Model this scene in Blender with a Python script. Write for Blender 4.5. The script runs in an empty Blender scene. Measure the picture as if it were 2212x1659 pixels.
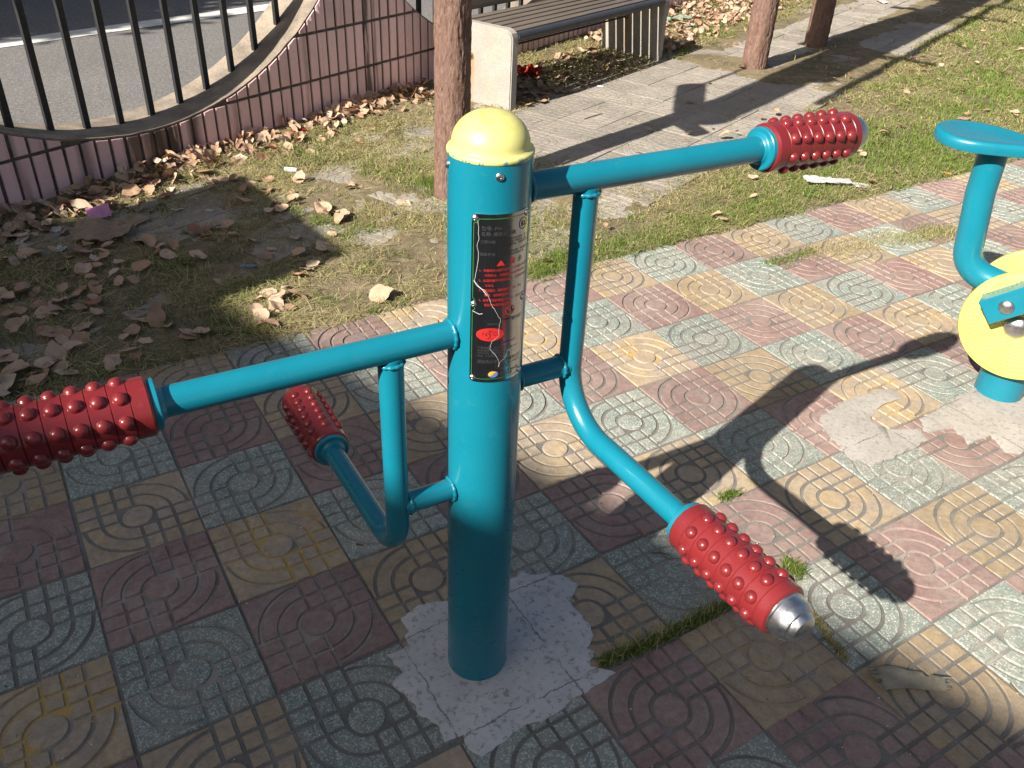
import bpy, bmesh, math, random
import numpy as np
from mathutils import Vector, Matrix, noise as mnoise
R_ = math.radians
random.seed(7); rng = np.random.default_rng(11)
sc = bpy.context.scene
col = sc.collection
# ------------------------------------------------------------------ camera
TILE = .25
CAM_H, PITCH, ROLL, FOC = 1.38535, .5889, .0492, 3355.8 / 4032
cp, sp = math.cos(PITCH), math.sin(PITCH)
_r, _u = Vector((1, 0, 0)), Vector((0, sp, cp))
FWD = Vector((0, cp, -sp))
RGT = math.cos(ROLL) * _r + math.sin(ROLL) * _u
UP = -math.sin(ROLL) * _r + math.cos(ROLL) * _u
CAM = Vector((0, 0, CAM_H))
cd = bpy.data.cameras.new('camera'); cam = bpy.data.objects.new('camera', cd); col.objects.link(cam)
cd.sensor_width = 36; cd.lens = 36 * FOC; cd.clip_start = .02; cd.clip_end = 2000
m = Matrix((RGT, UP, -FWD)).transposed().to_4x4(); m.translation = CAM
cam.matrix_world = m
sc.camera = cam
def ray(px, py):                      # pixel of a 2212 x 1659 view of the photo -> direction
    f = FOC * 2212
    return FWD + RGT * ((px - 1106) / f) - UP * ((py - 829.5) / f)
def gnd(px, py, z=0.):
    d = ray(px, py); return CAM + d * ((z - CAM_H) / d.z)
# ------------------------------------------------------------------ sky, sun, exposure
SUN_AZ, SUN_EL = R_(49.1), R_(35.2)
LD = Vector((math.cos(SUN_AZ) * math.cos(SUN_EL), math.sin(SUN_AZ) * math.cos(SUN_EL), -math.sin(SUN_EL)))
w = bpy.data.worlds.new('World'); sc.world = w; w.use_nodes = True
wn = w.node_tree
sky = wn.nodes.new('ShaderNodeTexSky'); sky.sky_type = 'NISHITA'; sky.sun_disc = False
sky.sun_elevation = SUN_EL; sky.sun_rotation = math.atan2(-LD.x, -LD.y)
sky.air_density = 1.0; sky.dust_density = 3.0; sky.ozone_density = 1.0
bg = wn.nodes['Background']; bg.inputs[1].default_value = .05
wn.links.new(sky.outputs[0], bg.inputs[0])
sl = bpy.data.lights.new('sun', 'SUN'); sl.energy = 5.0; sl.angle = R_(.53); sl.color = (1, .94, .85)
so = bpy.data.objects.new('sun', sl); col.objects.link(so)
so.rotation_euler = LD.to_track_quat('-Z', 'Y').to_euler(); so.location = (-6, -8, 9)
sc.view_settings.view_transform = 'Standard'; sc.view_settings.look = 'None'
sc.view_settings.gamma = 1; sc.view_settings.use_curve_mapping = False
sc.view_settings.exposure = 1.08
sc.render.engine = 'CYCLES'; sc.cycles.samples = 128
sc.render.resolution_x = 1024; sc.render.resolution_y = 768

# ------------------------------------------------------------------ object helpers
def obj(name, me, mat=None, parent=None, loc=None, rot=None, scale=None):
    o = bpy.data.objects.new(name, me); col.objects.link(o)
    if me is not None and mat is not None and len(me.materials) == 0:
        for q in (mat if isinstance(mat, (list, tuple)) else [mat]): me.materials.append(q)
    if parent: o.parent = parent
    if loc is not None: o.location = loc
    if rot is not None:
        if hasattr(rot, 'w') and not hasattr(rot, 'order'):
            o.rotation_mode = 'QUATERNION'; o.rotation_quaternion = rot
        else: o.rotation_euler = rot
    if scale is not None: o.scale = scale if hasattr(scale, '__len__') else (scale,) * 3
    return o
def tag(o, label, cat, group=None, kind=None):
    if label: o['label'] = label
    if cat: o['category'] = cat
    if group: o['group'] = group
    if kind: o['kind'] = kind
    return o
def thing(name, label, cat, loc=(0, 0, 0), rz=0., group=None):
    o = bpy.data.objects.new(name, None); col.objects.link(o); o.empty_display_size = .1
    o.location = loc; o.rotation_euler = (0, 0, rz)
    return tag(o, label, cat, group)
def fin(bm, smooth=True, ang=35, name='m'):
    bmesh.ops.recalc_face_normals(bm, faces=bm.faces)
    me = bpy.data.meshes.new(name); bm.to_mesh(me); bm.free()
    if smooth:
        me.polygons.foreach_set('use_smooth', [True] * len(me.polygons))
        me.set_sharp_from_angle(angle=R_(ang))
    return me
def lathe(prof, seg=32, ang=35):
    bm = bmesh.new(); rings = []
    for r, z in prof:
        if r < 1e-6: rings.append([bm.verts.new((0, 0, z))])
        else: rings.append([bm.verts.new((r * math.cos(2 * math.pi * i / seg), r * math.sin(2 * math.pi * i / seg), z)) for i in range(seg)])
    for a, b in zip(rings, rings[1:]):
        for i in range(seg):
            j = (i + 1) % seg
            if len(a) == 1 and len(b) == 1: continue
            if len(a) == 1: bm.faces.new((a[0], b[i], b[j]))
            elif len(b) == 1: bm.faces.new((a[i], a[j], b[0]))
            else: bm.faces.new((a[i], a[j], b[j], b[i]))
    for rg in (rings[0], rings[-1]):
        if len(rg) > 1: bm.faces.new(rg)
    return fin(bm, ang=ang)
def tube_into(bm, pts, rad, seg=16, cap=True):
    pts = [Vector(p) for p in pts]; n = len(pts)
    rads = rad if hasattr(rad, '__len__') else [rad] * n
    t0 = (pts[1] - pts[0]).normalized()
    ref = Vector((0, 0, 1)) if abs(t0.z) < .9 else Vector((1, 0, 0))
    nx = t0.cross(ref).normalized(); prev = None
    for i, p in enumerate(pts):
        t = ((pts[min(i + 1, n - 1)] - p).normalized() + (p - pts[max(i - 1, 0)]).normalized()).normalized()
        nx = (nx - t * nx.dot(t)).normalized(); ny = t.cross(nx)
        rg = [bm.verts.new(p + (nx * math.cos(2 * math.pi * k / seg) + ny * math.sin(2 * math.pi * k / seg)) * rads[i]) for k in range(seg)]
        if prev:
            for k in range(seg): bm.faces.new((prev[k], prev[(k + 1) % seg], rg[(k + 1) % seg], rg[k]))
        elif cap: bm.faces.new(rg)
        prev = rg
    if cap: bm.faces.new(prev)
def tube(pts, rad, seg=16, ang=40):
    bm = bmesh.new(); tube_into(bm, pts, rad, seg); return fin(bm, ang=ang)
def fillet(a, b, c, r, n=10):       # points along a->b->c with corner rounded by radius r
    a, b, c = Vector(a), Vector(b), Vector(c)
    u, v = (a - b).normalized(), (c - b).normalized()
    th = math.acos(max(-1, min(1, u.dot(v)))); d = r / math.tan(th / 2)
    p, q = b + u * d, b + v * d
    ctr = b + (u + v).normalized() * (r / math.sin(th / 2))
    out = []
    e1, e2 = (p - ctr), (q - ctr)
    om = math.acos(max(-1, min(1, e1.normalized().dot(e2.normalized()))))
    for i in range(n + 1):
        t = i / n
        out.append(ctr + (e1 * math.sin((1 - t) * om) + e2 * math.sin(t * om)) / math.sin(om))
    return out
def box_into(bm, x0, x1, y0, y1, z0, z1, bev=0., seg=1):
    vs = [bm.verts.new(p) for p in ((x0, y0, z0), (x1, y0, z0), (x1, y1, z0), (x0, y1, z0), (x0, y0, z1), (x1, y0, z1), (x1, y1, z1), (x0, y1, z1))]
    fs = [bm.faces.new([vs[i] for i in q]) for q in ((3, 2, 1, 0), (4, 5, 6, 7), (0, 1, 5, 4), (1, 2, 6, 5), (2, 3, 7, 6), (3, 0, 4, 7))]
    if bev:
        es = list({e for f in fs for e in f.edges})
        bmesh.ops.bevel(bm, geom=es, offset=bev, segments=seg, profile=.6, affect='EDGES')
def box(x0, x1, y0, y1, z0, z1, bev=0., seg=1):
    bm = bmesh.new(); box_into(bm, x0, x1, y0, y1, z0, z1, bev, seg); return fin(bm, ang=30)
def prism_into(bm, lo, hi, z0, z1, bottom=True):
    a = [bm.verts.new((x, y, z0)) for x, y in lo]; b = [bm.verts.new((x, y, z1)) for x, y in hi]
    n = len(a)
    for i in range(n): bm.faces.new((a[i], a[(i + 1) % n], b[(i + 1) % n], b[i]))
    f = bm.faces.new(b)
    if bottom: bm.faces.new(a[::-1])
    return f
def fast_mesh(name, V, F):             # V (n,3); F (m,3)
    me = bpy.data.meshes.new(name)
    V = np.asarray(V, np.float32); F = np.asarray(F, np.int32)
    me.vertices.add(len(V)); me.vertices.foreach_set('co', V.ravel())
    me.loops.add(F.size); me.loops.foreach_set('vertex_index', F.ravel())
    k = F.shape[1]
    me.polygons.add(len(F)); me.polygons.foreach_set('loop_start', np.arange(len(F), dtype=np.int32) * k)
    me.polygons.foreach_set('loop_total', np.full(len(F), k, np.int32))
    me.update(calc_edges=True); me.validate()
    return me
def vn(x, y, s, seed=0):               # vectorised value noise 0..1
    x = np.asarray(x, float) * s + seed * 17.3; y = np.asarray(y, float) * s + seed * 31.7
    xi, yi = np.floor(x), np.floor(y); fx, fy = x - xi, y - yi
    fx, fy = fx * fx * (3 - 2 * fx), fy * fy * (3 - 2 * fy)
    h = lambda a, b: np.modf(np.abs(np.sin(a * 127.1 + b * 311.7) * 43758.5453))[0]
    return (h(xi, yi) * (1 - fx) + h(xi + 1, yi) * fx) * (1 - fy) + (h(xi, yi + 1) * (1 - fx) + h(xi + 1, yi + 1) * fx) * fy
def fbm(x, y, s, seed=0): return (vn(x, y, s, seed) + .5 * vn(x, y, s * 2.1, seed + 1) + .25 * vn(x, y, s * 4.3, seed + 2)) / 1.75
def rotq(d): return Vector((0, 0, 1)).rotation_difference(Vector(d).normalized())

# ------------------------------------------------------------------ materials
class NT:
    def __init__(s, name):
        s.m = bpy.data.materials.new(name); s.m.use_nodes = True; s.t = s.m.node_tree
        s.b = s.t.nodes['Principled BSDF']
    def n(s, ty, **kw):
        q = s.t.nodes.new(ty)
        for k, v in kw.items():
            if hasattr(q, k): setattr(q, k, v)
        return q
    def l(s, a, b): s.t.links.new(a, b)
    def val(s, sock, v):
        if isinstance(v, bpy.types.NodeSocket): s.l(v, sock)
        else: sock.default_value = v
    def coord(s, kind='Object', rnd=False):
        if kind == 'World': o = s.n('ShaderNodeNewGeometry').outputs['Position']
        else: o = s.n('ShaderNodeTexCoord').outputs[kind]
        if rnd:
            oi = s.n('ShaderNodeObjectInfo'); mm = s.math('MULTIPLY', oi.outputs['Random'], 37.)
            ad = s.n('ShaderNodeVectorMath', operation='ADD'); s.l(o, ad.inputs[0]); s.l(mm, ad.inputs[1]); o = ad.outputs[0]
        return o
    def stretch(s, v, sc3):
        q = s.n('ShaderNodeMapping'); s.l(v, q.inputs[0]); q.inputs['Scale'].default_value = sc3; return q.outputs[0]
    def noise(s, v, scale, det=5, rough=.55, dist=0.):
        q = s.n('ShaderNodeTexNoise'); s.l(v, q.inputs['Vector']); q.inputs['Scale'].default_value = scale
        q.inputs['Detail'].default_value = det; q.inputs['Roughness'].default_value = rough; q.inputs['Distortion'].default_value = dist
        return q.outputs['Fac']
    def voro(s, v, scale, feature='F1'):
        q = s.n('ShaderNodeTexVoronoi', feature=feature); s.l(v, q.inputs['Vector']); q.inputs['Scale'].default_value = scale; return q
    def ramp(s, fac, a, b, ca=0., cb=1.):
        q = s.n('ShaderNodeMapRange'); s.l(fac, q.inputs[0]); q.inputs[1].default_value = a; q.inputs[2].default_value = b
        q.inputs[3].default_value = ca; q.inputs[4].default_value = cb; return q.outputs[0]
    def mix(s, f, a, b, bt='MIX'):
        q = s.n('ShaderNodeMix', data_type='RGBA', blend_type=bt)
        s.val(q.inputs['Factor'], f)
        for sock, v in ((q.inputs[6], a), (q.inputs[7], b)):
            if isinstance(v, bpy.types.NodeSocket): s.l(v, sock)
            else: sock.default_value = (*v, 1)
        return q.outputs[2]
    def math(s, op, a, b=0., c=0.):
        q = s.n('ShaderNodeMath', operation=op)
        s.val(q.inputs[0], a); s.val(q.inputs[1], b); s.val(q.inputs[2], c); return q.outputs[0]
    def hsv(s, c, v=1., h=.5, sat=1.):
        q = s.n('ShaderNodeHueSaturation'); s.l(c, q.inputs['Color'])
        s.val(q.inputs['Value'], v); s.val(q.inputs['Hue'], h); s.val(q.inputs['Saturation'], sat); return q.outputs[0]
    def out(s, c, rough=.6, metal=0., coat=0., bump=None, bs=.3, bd=.002, spec=.5):
        s.val(s.b.inputs['Base Color'], c if isinstance(c, bpy.types.NodeSocket) else (*c, 1))
        s.val(s.b.inputs['Roughness'], rough); s.val(s.b.inputs['Metallic'], metal)
        s.val(s.b.inputs['Coat Weight'], coat); s.b.inputs['Coat Roughness'].default_value = .06
        s.val(s.b.inputs['Specular IOR Level'], spec)
        if bump is not None:
            q = s.n('ShaderNodeBump'); s.l(bump, q.inputs['Height']); q.inputs['Strength'].default_value = bs; q.inputs['Distance'].default_value = bd
            s.l(q.outputs[0], s.b.inputs['Normal'])
        return s.m
def pm(name, c1, c2, scale=6., rough=.7, rvar=.15, bump=0., bscale=60., bd=.002, kind='Object', rnd=0., metal=0., coat=0., grain=.15, gscale=120., lo=.35, hi=.65, island=0., spec=.5):
    t = NT(name); v = t.coord(kind, rnd > 0)
    f = t.ramp(t.noise(v, scale), lo, hi)
    c = t.mix(f, c1, c2)
    g = t.ramp(t.noise(v, gscale, 3), .3, .7, 1 - grain, 1 + grain)
    vv = g
    if rnd: vv = t.math('MULTIPLY', g, t.ramp(t.n('ShaderNodeObjectInfo').outputs['Random'], 0, 1, 1 - rnd, 1 + rnd))
    if island:
        ri = t.n('ShaderNodeNewGeometry').outputs['Random Per Island']
        vv = t.math('MULTIPLY', vv, t.ramp(ri, 0, 1, 1 - island, 1 + island))
    c = t.hsv(c, vv)
    rr = t.ramp(t.noise(v, scale * 2.7), .3, .7, max(.02, rough - rvar), min(1, rough + rvar))
    return t.out(c, rr, metal, coat, t.noise(v, bscale, 6) if bump else None, bump, bd, spec)
MAT = {}
def teal_paint():
    t = NT('teal_paint'); v = t.coord('Object')
    c = t.mix(t.ramp(t.noise(v, 9), .35, .7), (.004, .165, .235), (.006, .182, .25))
    chips = t.ramp(t.noise(v, 55, 6, .7), .715, .73)
    c = t.mix(t.math('MULTIPLY', chips, .6), c, (.02, .06, .075))
    dust = t.ramp(t.noise(v, 30, 8, .7), .58, .8, 0, .07)
    c = t.mix(dust, c, (.35, .36, .33))
    return t.out(c, t.ramp(t.noise(v, 25), .3, .7, .24, .36), 0, .25, t.noise(v, 260, 3), .06, .002)
MAT['teal'] = teal_paint()
def red_paint():
    t = NT('red_plastic'); v = t.coord('Object', True)
    c = t.mix(t.ramp(t.noise(v, 14), .35, .7), (.165, .015, .018), (.19, .02, .021))
    d = t.ramp(t.noise(v, 60, 8, .75), .58, .8, 0, .25); c = t.mix(d, c, (.30, .12, .10))
    return t.out(c, t.ramp(t.noise(v, 40), .3, .7, .22, .36), 0, .2, t.noise(v, 180, 3), .04, .002)
MAT['red'] = red_paint()
MAT['yellow'] = pm('yellow_cap_paint', (.58, .54, .13), (.62, .58, .16), 10, .36, .08, bump=.05, bscale=200, grain=.04, coat=.15)
def cap_paint():
    t = NT('weathered_yellow_paint'); v = t.coord('Object')
    c = t.mix(t.ramp(t.noise(v, 12), .35, .65), (.60, .56, .18), (.64, .60, .21))
    sepz = t.n('ShaderNodeSeparateXYZ'); t.l(v, sepz.inputs[0])
    top = t.ramp(sepz.outputs['Z'], .022, .05)
    st = t.math('MULTIPLY', top, t.ramp(t.noise(v, 85, 8, .7), .46, .6)); c = t.mix(t.math('MULTIPLY', st, .6), c, (.52, .40, .07))
    rim = t.math('MULTIPLY', t.ramp(sepz.outputs['Z'], .004, -.002), t.ramp(t.noise(v, 150, 6), .52, .58)); c = t.mix(rim, c, (.12, .25, .28))
    return t.out(c, .34, 0, .15, t.noise(v, 200, 3), .05, .002)
MAT['cap'] = cap_paint()
MAT['steel'] = pm('stainless_steel', (.60, .60, .60), (.50, .50, .51), 30, .34, .08, bump=.06, bscale=300, metal=1., grain=.05)
def plate_mat():
    t = NT('brushed_plate'); v = t.coord('Object')
    b = t.noise(t.stretch(v, (1200, 1200, 14)), 1., 4)
    c = t.mix(t.ramp(b, .3, .7), (.42, .41, .40), (.52, .51, .49))
    s2 = t.ramp(t.noise(v, 40, 6), .4, .7); c = t.mix(t.math('MULTIPLY', s2, .4), c, (.30, .29, .28))
    return t.out(c, t.ramp(b, .3, .7, .16, .26), 1., 0, b, .05, .001)
MAT['plate'] = plate_mat()
MAT['ink'] = pm('black_ink', (.012, .012, .013), (.02, .02, .02), 40, .5, .05)
MAT['inkgrey'] = pm('worn_ink', (.06, .06, .062), (.03, .03, .03), 60, .5, .05)
MAT['inkred'] = pm('red_ink', (.55, .02, .018), (.48, .02, .02), 40, .45, .05)
MAT['inkgreen'] = pm('green_ink', (.03, .26, .06), (.03, .22, .06), 40, .5, .05)
MAT['inkblue'] = pm('blue_ink', (.10, .17, .48), (.12, .2, .5), 40, .45, .05)
MAT['inkyel'] = pm('orange_ink', (.75, .42, .03), (.7, .40, .03), 40, .45, .05)
MAT['scratch'] = pm('bare_scratch', (.75, .75, .73), (.6, .6, .58), 80, .5, .1)

def tile_mats(kind):
    base = {'red': ((.235, .118, .105), (.19, .10, .095)), 'yellow': ((.40, .275, .12), (.30, .22, .12)),
            'green': ((.165, .235, .20), (.13, .19, .165)), 'grey': ((.25, .228, .192), (.195, .18, .152))}[kind]
    dust = (.385, .33, .275)
    t = NT('paver_' + kind); v = t.coord('Object', True); wv = t.coord('World')
    oi = t.n('ShaderNodeObjectInfo').outputs['Random']
    c = t.mix(t.ramp(t.noise(v, 16, 7, .6), .36, .64), *base)
    if kind == 'green':
        vo = t.voro(v, 270); chipcol = vo.outputs['Color']
        sx = t.n('ShaderNodeSeparateColor'); t.l(chipcol, sx.inputs[0])
        amt = t.ramp(oi, 0, 1, .45, .66)
        chips = t.math('GREATER_THAN', sx.outputs[0], amt)
        inside = t.ramp(vo.outputs['Distance'], .45, .60, 1, 0)
        chips = t.math('MULTIPLY', chips, inside)
        c = t.mix(t.math('MULTIPLY', chips, .85), c, (.52, .53, .49))
        dk = t.math('MULTIPLY', t.math('LESS_THAN', sx.outputs[1], .22), inside); c = t.mix(t.math('MULTIPLY', dk, .6), c, (.10, .12, .12))
    elif kind == 'yellow':
        wear = t.ramp(t.noise(v, 11, 8, .62, .4), .42, .58); wear = t.math('MULTIPLY', wear, t.ramp(oi, 0, 1, .25, .95))
        c = t.mix(wear, c, (.255, .195, .135))
        sp_ = t.ramp(t.noise(v, 420, 2), .60, .68, 0, .5); c = t.mix(sp_, c, (.13, .09, .05))
    else:
        sp_ = t.ramp(t.noise(v, 380, 2), .60, .68, 0, .75); c = t.mix(sp_, c, (.08, .07, .07) if kind == 'red' else (.17, .16, .14))
        sp2 = t.ramp(t.noise(v, 300, 2, .5, 1.), .66, .72, 0, .6); c = t.mix(sp2, c, (.36, .26, .24) if kind == 'red' else (.42, .40, .36))
    du = t.ramp(t.noise(wv, 5.5, 9, .68), .38, .72, .22, .68); c = t.mix(du, c, dust)
    st = t.ramp(t.noise(wv, 2.3, 8, .7, .6), .58, .72, 0, .35); c = t.mix(st, c, (.13, .11, .10))
    c = t.hsv(c, t.math('MULTIPLY', t.math('MULTIPLY', t.ramp(t.noise(v, 700, 2), .3, .7, .82, 1.18), t.ramp(t.noise(v, 60, 6, .7), .3, .7, .78, 1.2)), t.ramp(oi, 0, 1, .86, 1.10)))
    bh = t.math('ADD', t.noise(v, 420, 4), t.math('MULTIPLY', t.noise(v, 40, 5), 1.5))
    a = t.out(c, .86, 0, 0, bh, .55, .0012, .3)
    t = NT('paver_groove_' + kind); wv = t.coord('World'); v = t.coord('Object', True)
    oi = t.n('ShaderNodeObjectInfo').outputs['Random']
    g = t.mix(t.ramp(t.noise(wv, 9, 8, .65), .38, .62), (.33, .295, .255), (.20, .185, .165))
    if kind == 'yellow':
        k = t.math('MULTIPLY', t.ramp(t.noise(v, 9, 7), .44, .54), t.ramp(oi, .25, .6)); g = t.mix(k, g, (.46, .30, .10))
    elif kind != 'grey':
        k = t.ramp(t.noise(v, 14, 7), .5, .6, 0, .6); g = t.mix(k, g, base[1])
    g = t.hsv(g, t.ramp(t.noise(wv, 350, 3), .3, .7, .8, 1.2))
    b = t.out(g, .92, 0, 0, t.noise(wv, 300, 4), .5, .0015, .2)
    return [a, b]
for k in ('red', 'yellow', 'green', 'grey'): MAT['tile_' + k] = tile_mats(k)
def soil_mat():
    t = NT('soil'); v = t.coord('World')
    c = t.mix(t.ramp(t.noise(v, 3.5, 8, .65), .38, .62), (.235, .185, .115), (.15, .118, .072))
    c = t.mix(t.ramp(t.noise(v, 22, 8, .7), .48, .66, 0, .6), c, (.36, .30, .185))
    c = t.mix(t.ramp(t.noise(v, 7, 8, .7), .52, .68, 0, .55), c, (.115, .13, .045))
    c = t.hsv(c, t.ramp(t.noise(v, 260, 3), .3, .7, .7, 1.3))
    return t.out(c, .95, 0, 0, t.noise(v, 130, 8, .7), .8, .01, .15)
MAT['soil'] = soil_mat()
MAT['sand'] = pm('joint_sand', (.20, .185, .165), (.13, .12, .105), 12, .95, .03, bump=.5, bscale=300, kind='World', grain=.25, gscale=400)
def cement(name='cement_patch', ca=(.55, .53, .52), cb=(.44, .425, .415)):
    t = NT(name); v = t.coord('World')
    c = t.mix(t.ramp(t.noise(v, 9, 9, .68), .36, .64), ca, cb)
    pit = t.ramp(t.noise(v, 75, 8, .72), .53, .62, 0, .8); c = t.mix(pit, c, (.235, .215, .20))
    c = t.mix(t.ramp(t.noise(v, 28, 6, .7), .60, .70, 0, .4), c, (.33, .255, .225))
    # cracks that follow the tile joints under the cement
    wob = t.math('MULTIPLY', t.math('SUBTRACT', t.noise(v, 16, 6, .7), .5), .06); ck = None
    for vx, vy, o in ((math.cos(.572) / .25, math.sin(.572) / .25, 0.), (math.sin(.572) / .25, -math.cos(.572) / .25, 0.)):
        d_ = t.n('ShaderNodeVectorMath', operation='DOT_PRODUCT'); t.l(v, d_.inputs[0]); d_.inputs[1].default_value = (vx, vy, 0)
        off = -(vx * -4.1027 * .25 + vy * 5.9479 * .25)
        q = t.math('ADD', t.math('ADD', d_.outputs['Value'], off + 50.5), t.math('MULTIPLY', wob, 2.))
        e = t.math('LESS_THAN', t.math('ABSOLUTE', t.math('SUBTRACT', t.math('FRACT', q), .5)), .006)
        ck = e if ck is None else t.math('MAXIMUM', ck, e)
    ck = t.math('MULTIPLY', ck, t.ramp(t.noise(v, 11, 3), .42, .5)); c = t.mix(t.math('MULTIPLY', ck, .75), c, (.12, .11, .105))
    h = t.math('SUBTRACT', t.noise(v, 90, 8, .7), t.math('MULTIPLY', ck, .4))
    return t.out(c, .9, 0, 0, h, .6, .003, .25)
MAT['cement'] = cement()
MAT['cement2'] = cement('duller_cement', (.40, .365, .325), (.325, .295, .26))  # beiger cement, colour also darkened to keep the sunlit patches from overexposing
MAT['concrete'] = pm('bench_concrete', (.50, .455, .41), (.42, .39, .345), 7, .85, .08, bump=.35, bscale=220, grain=.16, gscale=260)
def slab_mat():
    t = NT('weathered_concrete'); v = t.coord('Object')
    c = t.mix(t.ramp(t.noise(v, 6, 8, .6), .36, .64), (.37, .33, .295), (.30, .28, .245))
    al = t.ramp(t.noise(v, 11, 8, .7), .5, .68, 0, .5); c = t.mix(al, c, (.37, .37, .24))
    vo = t.voro(v, 260); sx = t.n('ShaderNodeSeparateColor'); t.l(vo.outputs['Color'], sx.inputs[0])
    c = t.mix(t.math('MULTIPLY', t.math('LESS_THAN', sx.outputs[0], .2), .5), c, (.22, .20, .18))
    # rust run-down below the tie-rod bolt
    se = t.n('ShaderNodeSeparateXYZ'); t.l(v, se.inputs[0])
    dy = t.math('ABSOLUTE', t.math('SUBTRACT', t.math('ADD', se.outputs['Y'], t.math('MULTIPLY', t.noise(v, 30), .02)), .285))
    ru = t.math('MULTIPLY', t.ramp(dy, .004, .022, 1, 0), t.ramp(se.outputs['Z'], .255, .235)); ru = t.math('MULTIPLY', ru, t.ramp(se.outputs['Z'], .02, .2, .3, .8))
    c = t.mix(ru, c, (.34, .19, .08))
    return t.out(c, .88, 0, 0, t.noise(v, 240, 5), .4, .002, .25)
MAT['slab'] = slab_mat()
def bench_wood():
    t = NT('dark_bench_timber'); v = t.coord('Object', True)
    g = t.noise(t.stretch(v, (3, 60, 60)), 1., 6, .6)
    c = t.mix(t.ramp(g, .3, .7), (.085, .068, .055), (.15, .125, .10))
    return t.out(c, .62, 0, 0, g, .25, .002, .4)
MAT['slat'] = bench_wood()
MAT['black'] = pm('black_metal_paint', (.013, .014, .016), (.018, .018, .02), 30, .6, .12, bump=.15, bscale=120, grain=.2)
MAT['pipe'] = pm('dark_pipe_paint', (.03, .034, .042), (.045, .045, .05), 14, .45, .12, bump=.1, bscale=120, grain=.2, rnd=.05)
MAT['rust'] = pm('rust', (.22, .10, .045), (.12, .055, .03), 60, .85, .1, bump=.4, bscale=200)
def wall_tile():
    t = NT('pink_wall_tile'); v = t.coord('Object', True); wv = t.coord('World')
    oi = t.n('ShaderNodeObjectInfo').outputs['Random']
    c = t.mix(t.ramp(t.noise(v, 14), .35, .65), (.82, .55, .55), (.75, .50, .50))
    # rain streaks running down from the ledge at certain places along the wall
    d_ = t.n('ShaderNodeVectorMath', operation='DOT_PRODUCT'); t.l(wv, d_.inputs[0]); d_.inputs[1].default_value = (math.cos(R_(57.5)), math.sin(R_(57.5)), 0)
    sw = t.math('ADD', d_.outputs['Value'], -2.627); sw = t.math('ADD', sw, t.math('MULTIPLY', t.noise(t.stretch(wv, (9, 9, 3)), 1., 4), .05))
    brk = t.noise(t.stretch(wv, (45, 45, 4)), 1., 5, .6)
    for s0, wd_, am in ((-.75, .04, .6), (-.52, .07, .9), (-.42, .09, 1.), (-.34, .05, 1.), (-.21, .05, .85), (.02, .02, .4), (.50, .02, .35), (.955, .028, .95), (1.02, .012, .6), (-1.02, .02, .4), (1.75, .05, .6), (2.3, .04, .7)):
        f_ = t.ramp(t.math('ABSOLUTE', t.math('SUBTRACT', sw, s0 + .025)), wd_ * .3, wd_, am, 0)
        f_ = t.math('MULTIPLY', f_, t.ramp(brk, .28, .45)); c = t.mix(f_, c, (.055, .036, .03))
    st2 = t.ramp(t.noise(t.stretch(wv, (30, 30, 2.5)), 1., 5, .6), .58, .75, 0, .35); c = t.mix(st2, c, (.25, .14, .12))
    sp_ = t.ramp(t.noise(wv, 90, 4, .6), .66, .72, 0, .5); c = t.mix(sp_, c, (.14, .10, .10))
    c = t.hsv(c, t.ramp(oi, 0, 1, .90, 1.08))
    return t.out(c, t.ramp(t.noise(v, 40), .3, .7, .36, .58), 0, 0, t.noise(v, 120, 3), .08, .002)
MAT['wtile'] = wall_tile()
MAT['grout'] = pm('wall_grout', (.15, .125, .105), (.085, .07, .06), 20, .95, .03, bump=.5, bscale=150, kind='World', grain=.25)
MAT['ledge'] = pm('ledge_render', (.30, .245, .185), (.17, .14, .11), 9, .9, .05, bump=.6, bscale=140, bd=.004, kind='World', grain=.2)
def bark_post():
    t = NT('faux_bark'); v = t.coord('Object', True)
    r = t.noise(t.stretch(v, (60, 60, 16)), 1., 7, .65, 1.5)
    c = t.mix(t.ramp(r, .35, .62), (.13, .074, .055), (.235, .145, .112))
    wn_ = t.ramp(t.noise(v, 60, 6, .7), .62, .70, 0, .55); c = t.mix(wn_, c, (.40, .27, .22))
    return t.out(c, .8, 0, 0, r, .9, .012, .3)
MAT['bark'] = bark_post()
def asphalt():
    t = NT('asphalt'); v = t.coord('World')
    vo = t.voro(v, 160); sx = t.n('ShaderNodeSeparateColor'); t.l(vo.outputs['Color'], sx.inputs[0])
    c = t.mix(t.ramp(t.noise(v, 1.4, 6), .35, .65), (.165, .155, .147), (.145, .137, .13))
    c = t.mix(t.math('MULTIPLY', t.math('GREATER_THAN', sx.outputs[0], .82), .55), c, (.30, .28, .26))
    c = t.mix(t.math('MULTIPLY', t.math('LESS_THAN', sx.outputs[1], .2), .5), c, (.07, .07, .07))
    c = t.hsv(c, t.ramp(t.noise(v, 60, 4), .3, .7, .8, 1.2))
    return t.out(c, .88, 0, 0, vo.outputs['Distance'], .35, .004, .3)
MAT['asphalt'] = asphalt()
MAT['line'] = pm('road_paint', (.72, .70, .65), (.58, .56, .52), 9, .75, .1, bump=.3, bscale=120, kind='World', grain=.12)
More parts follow.
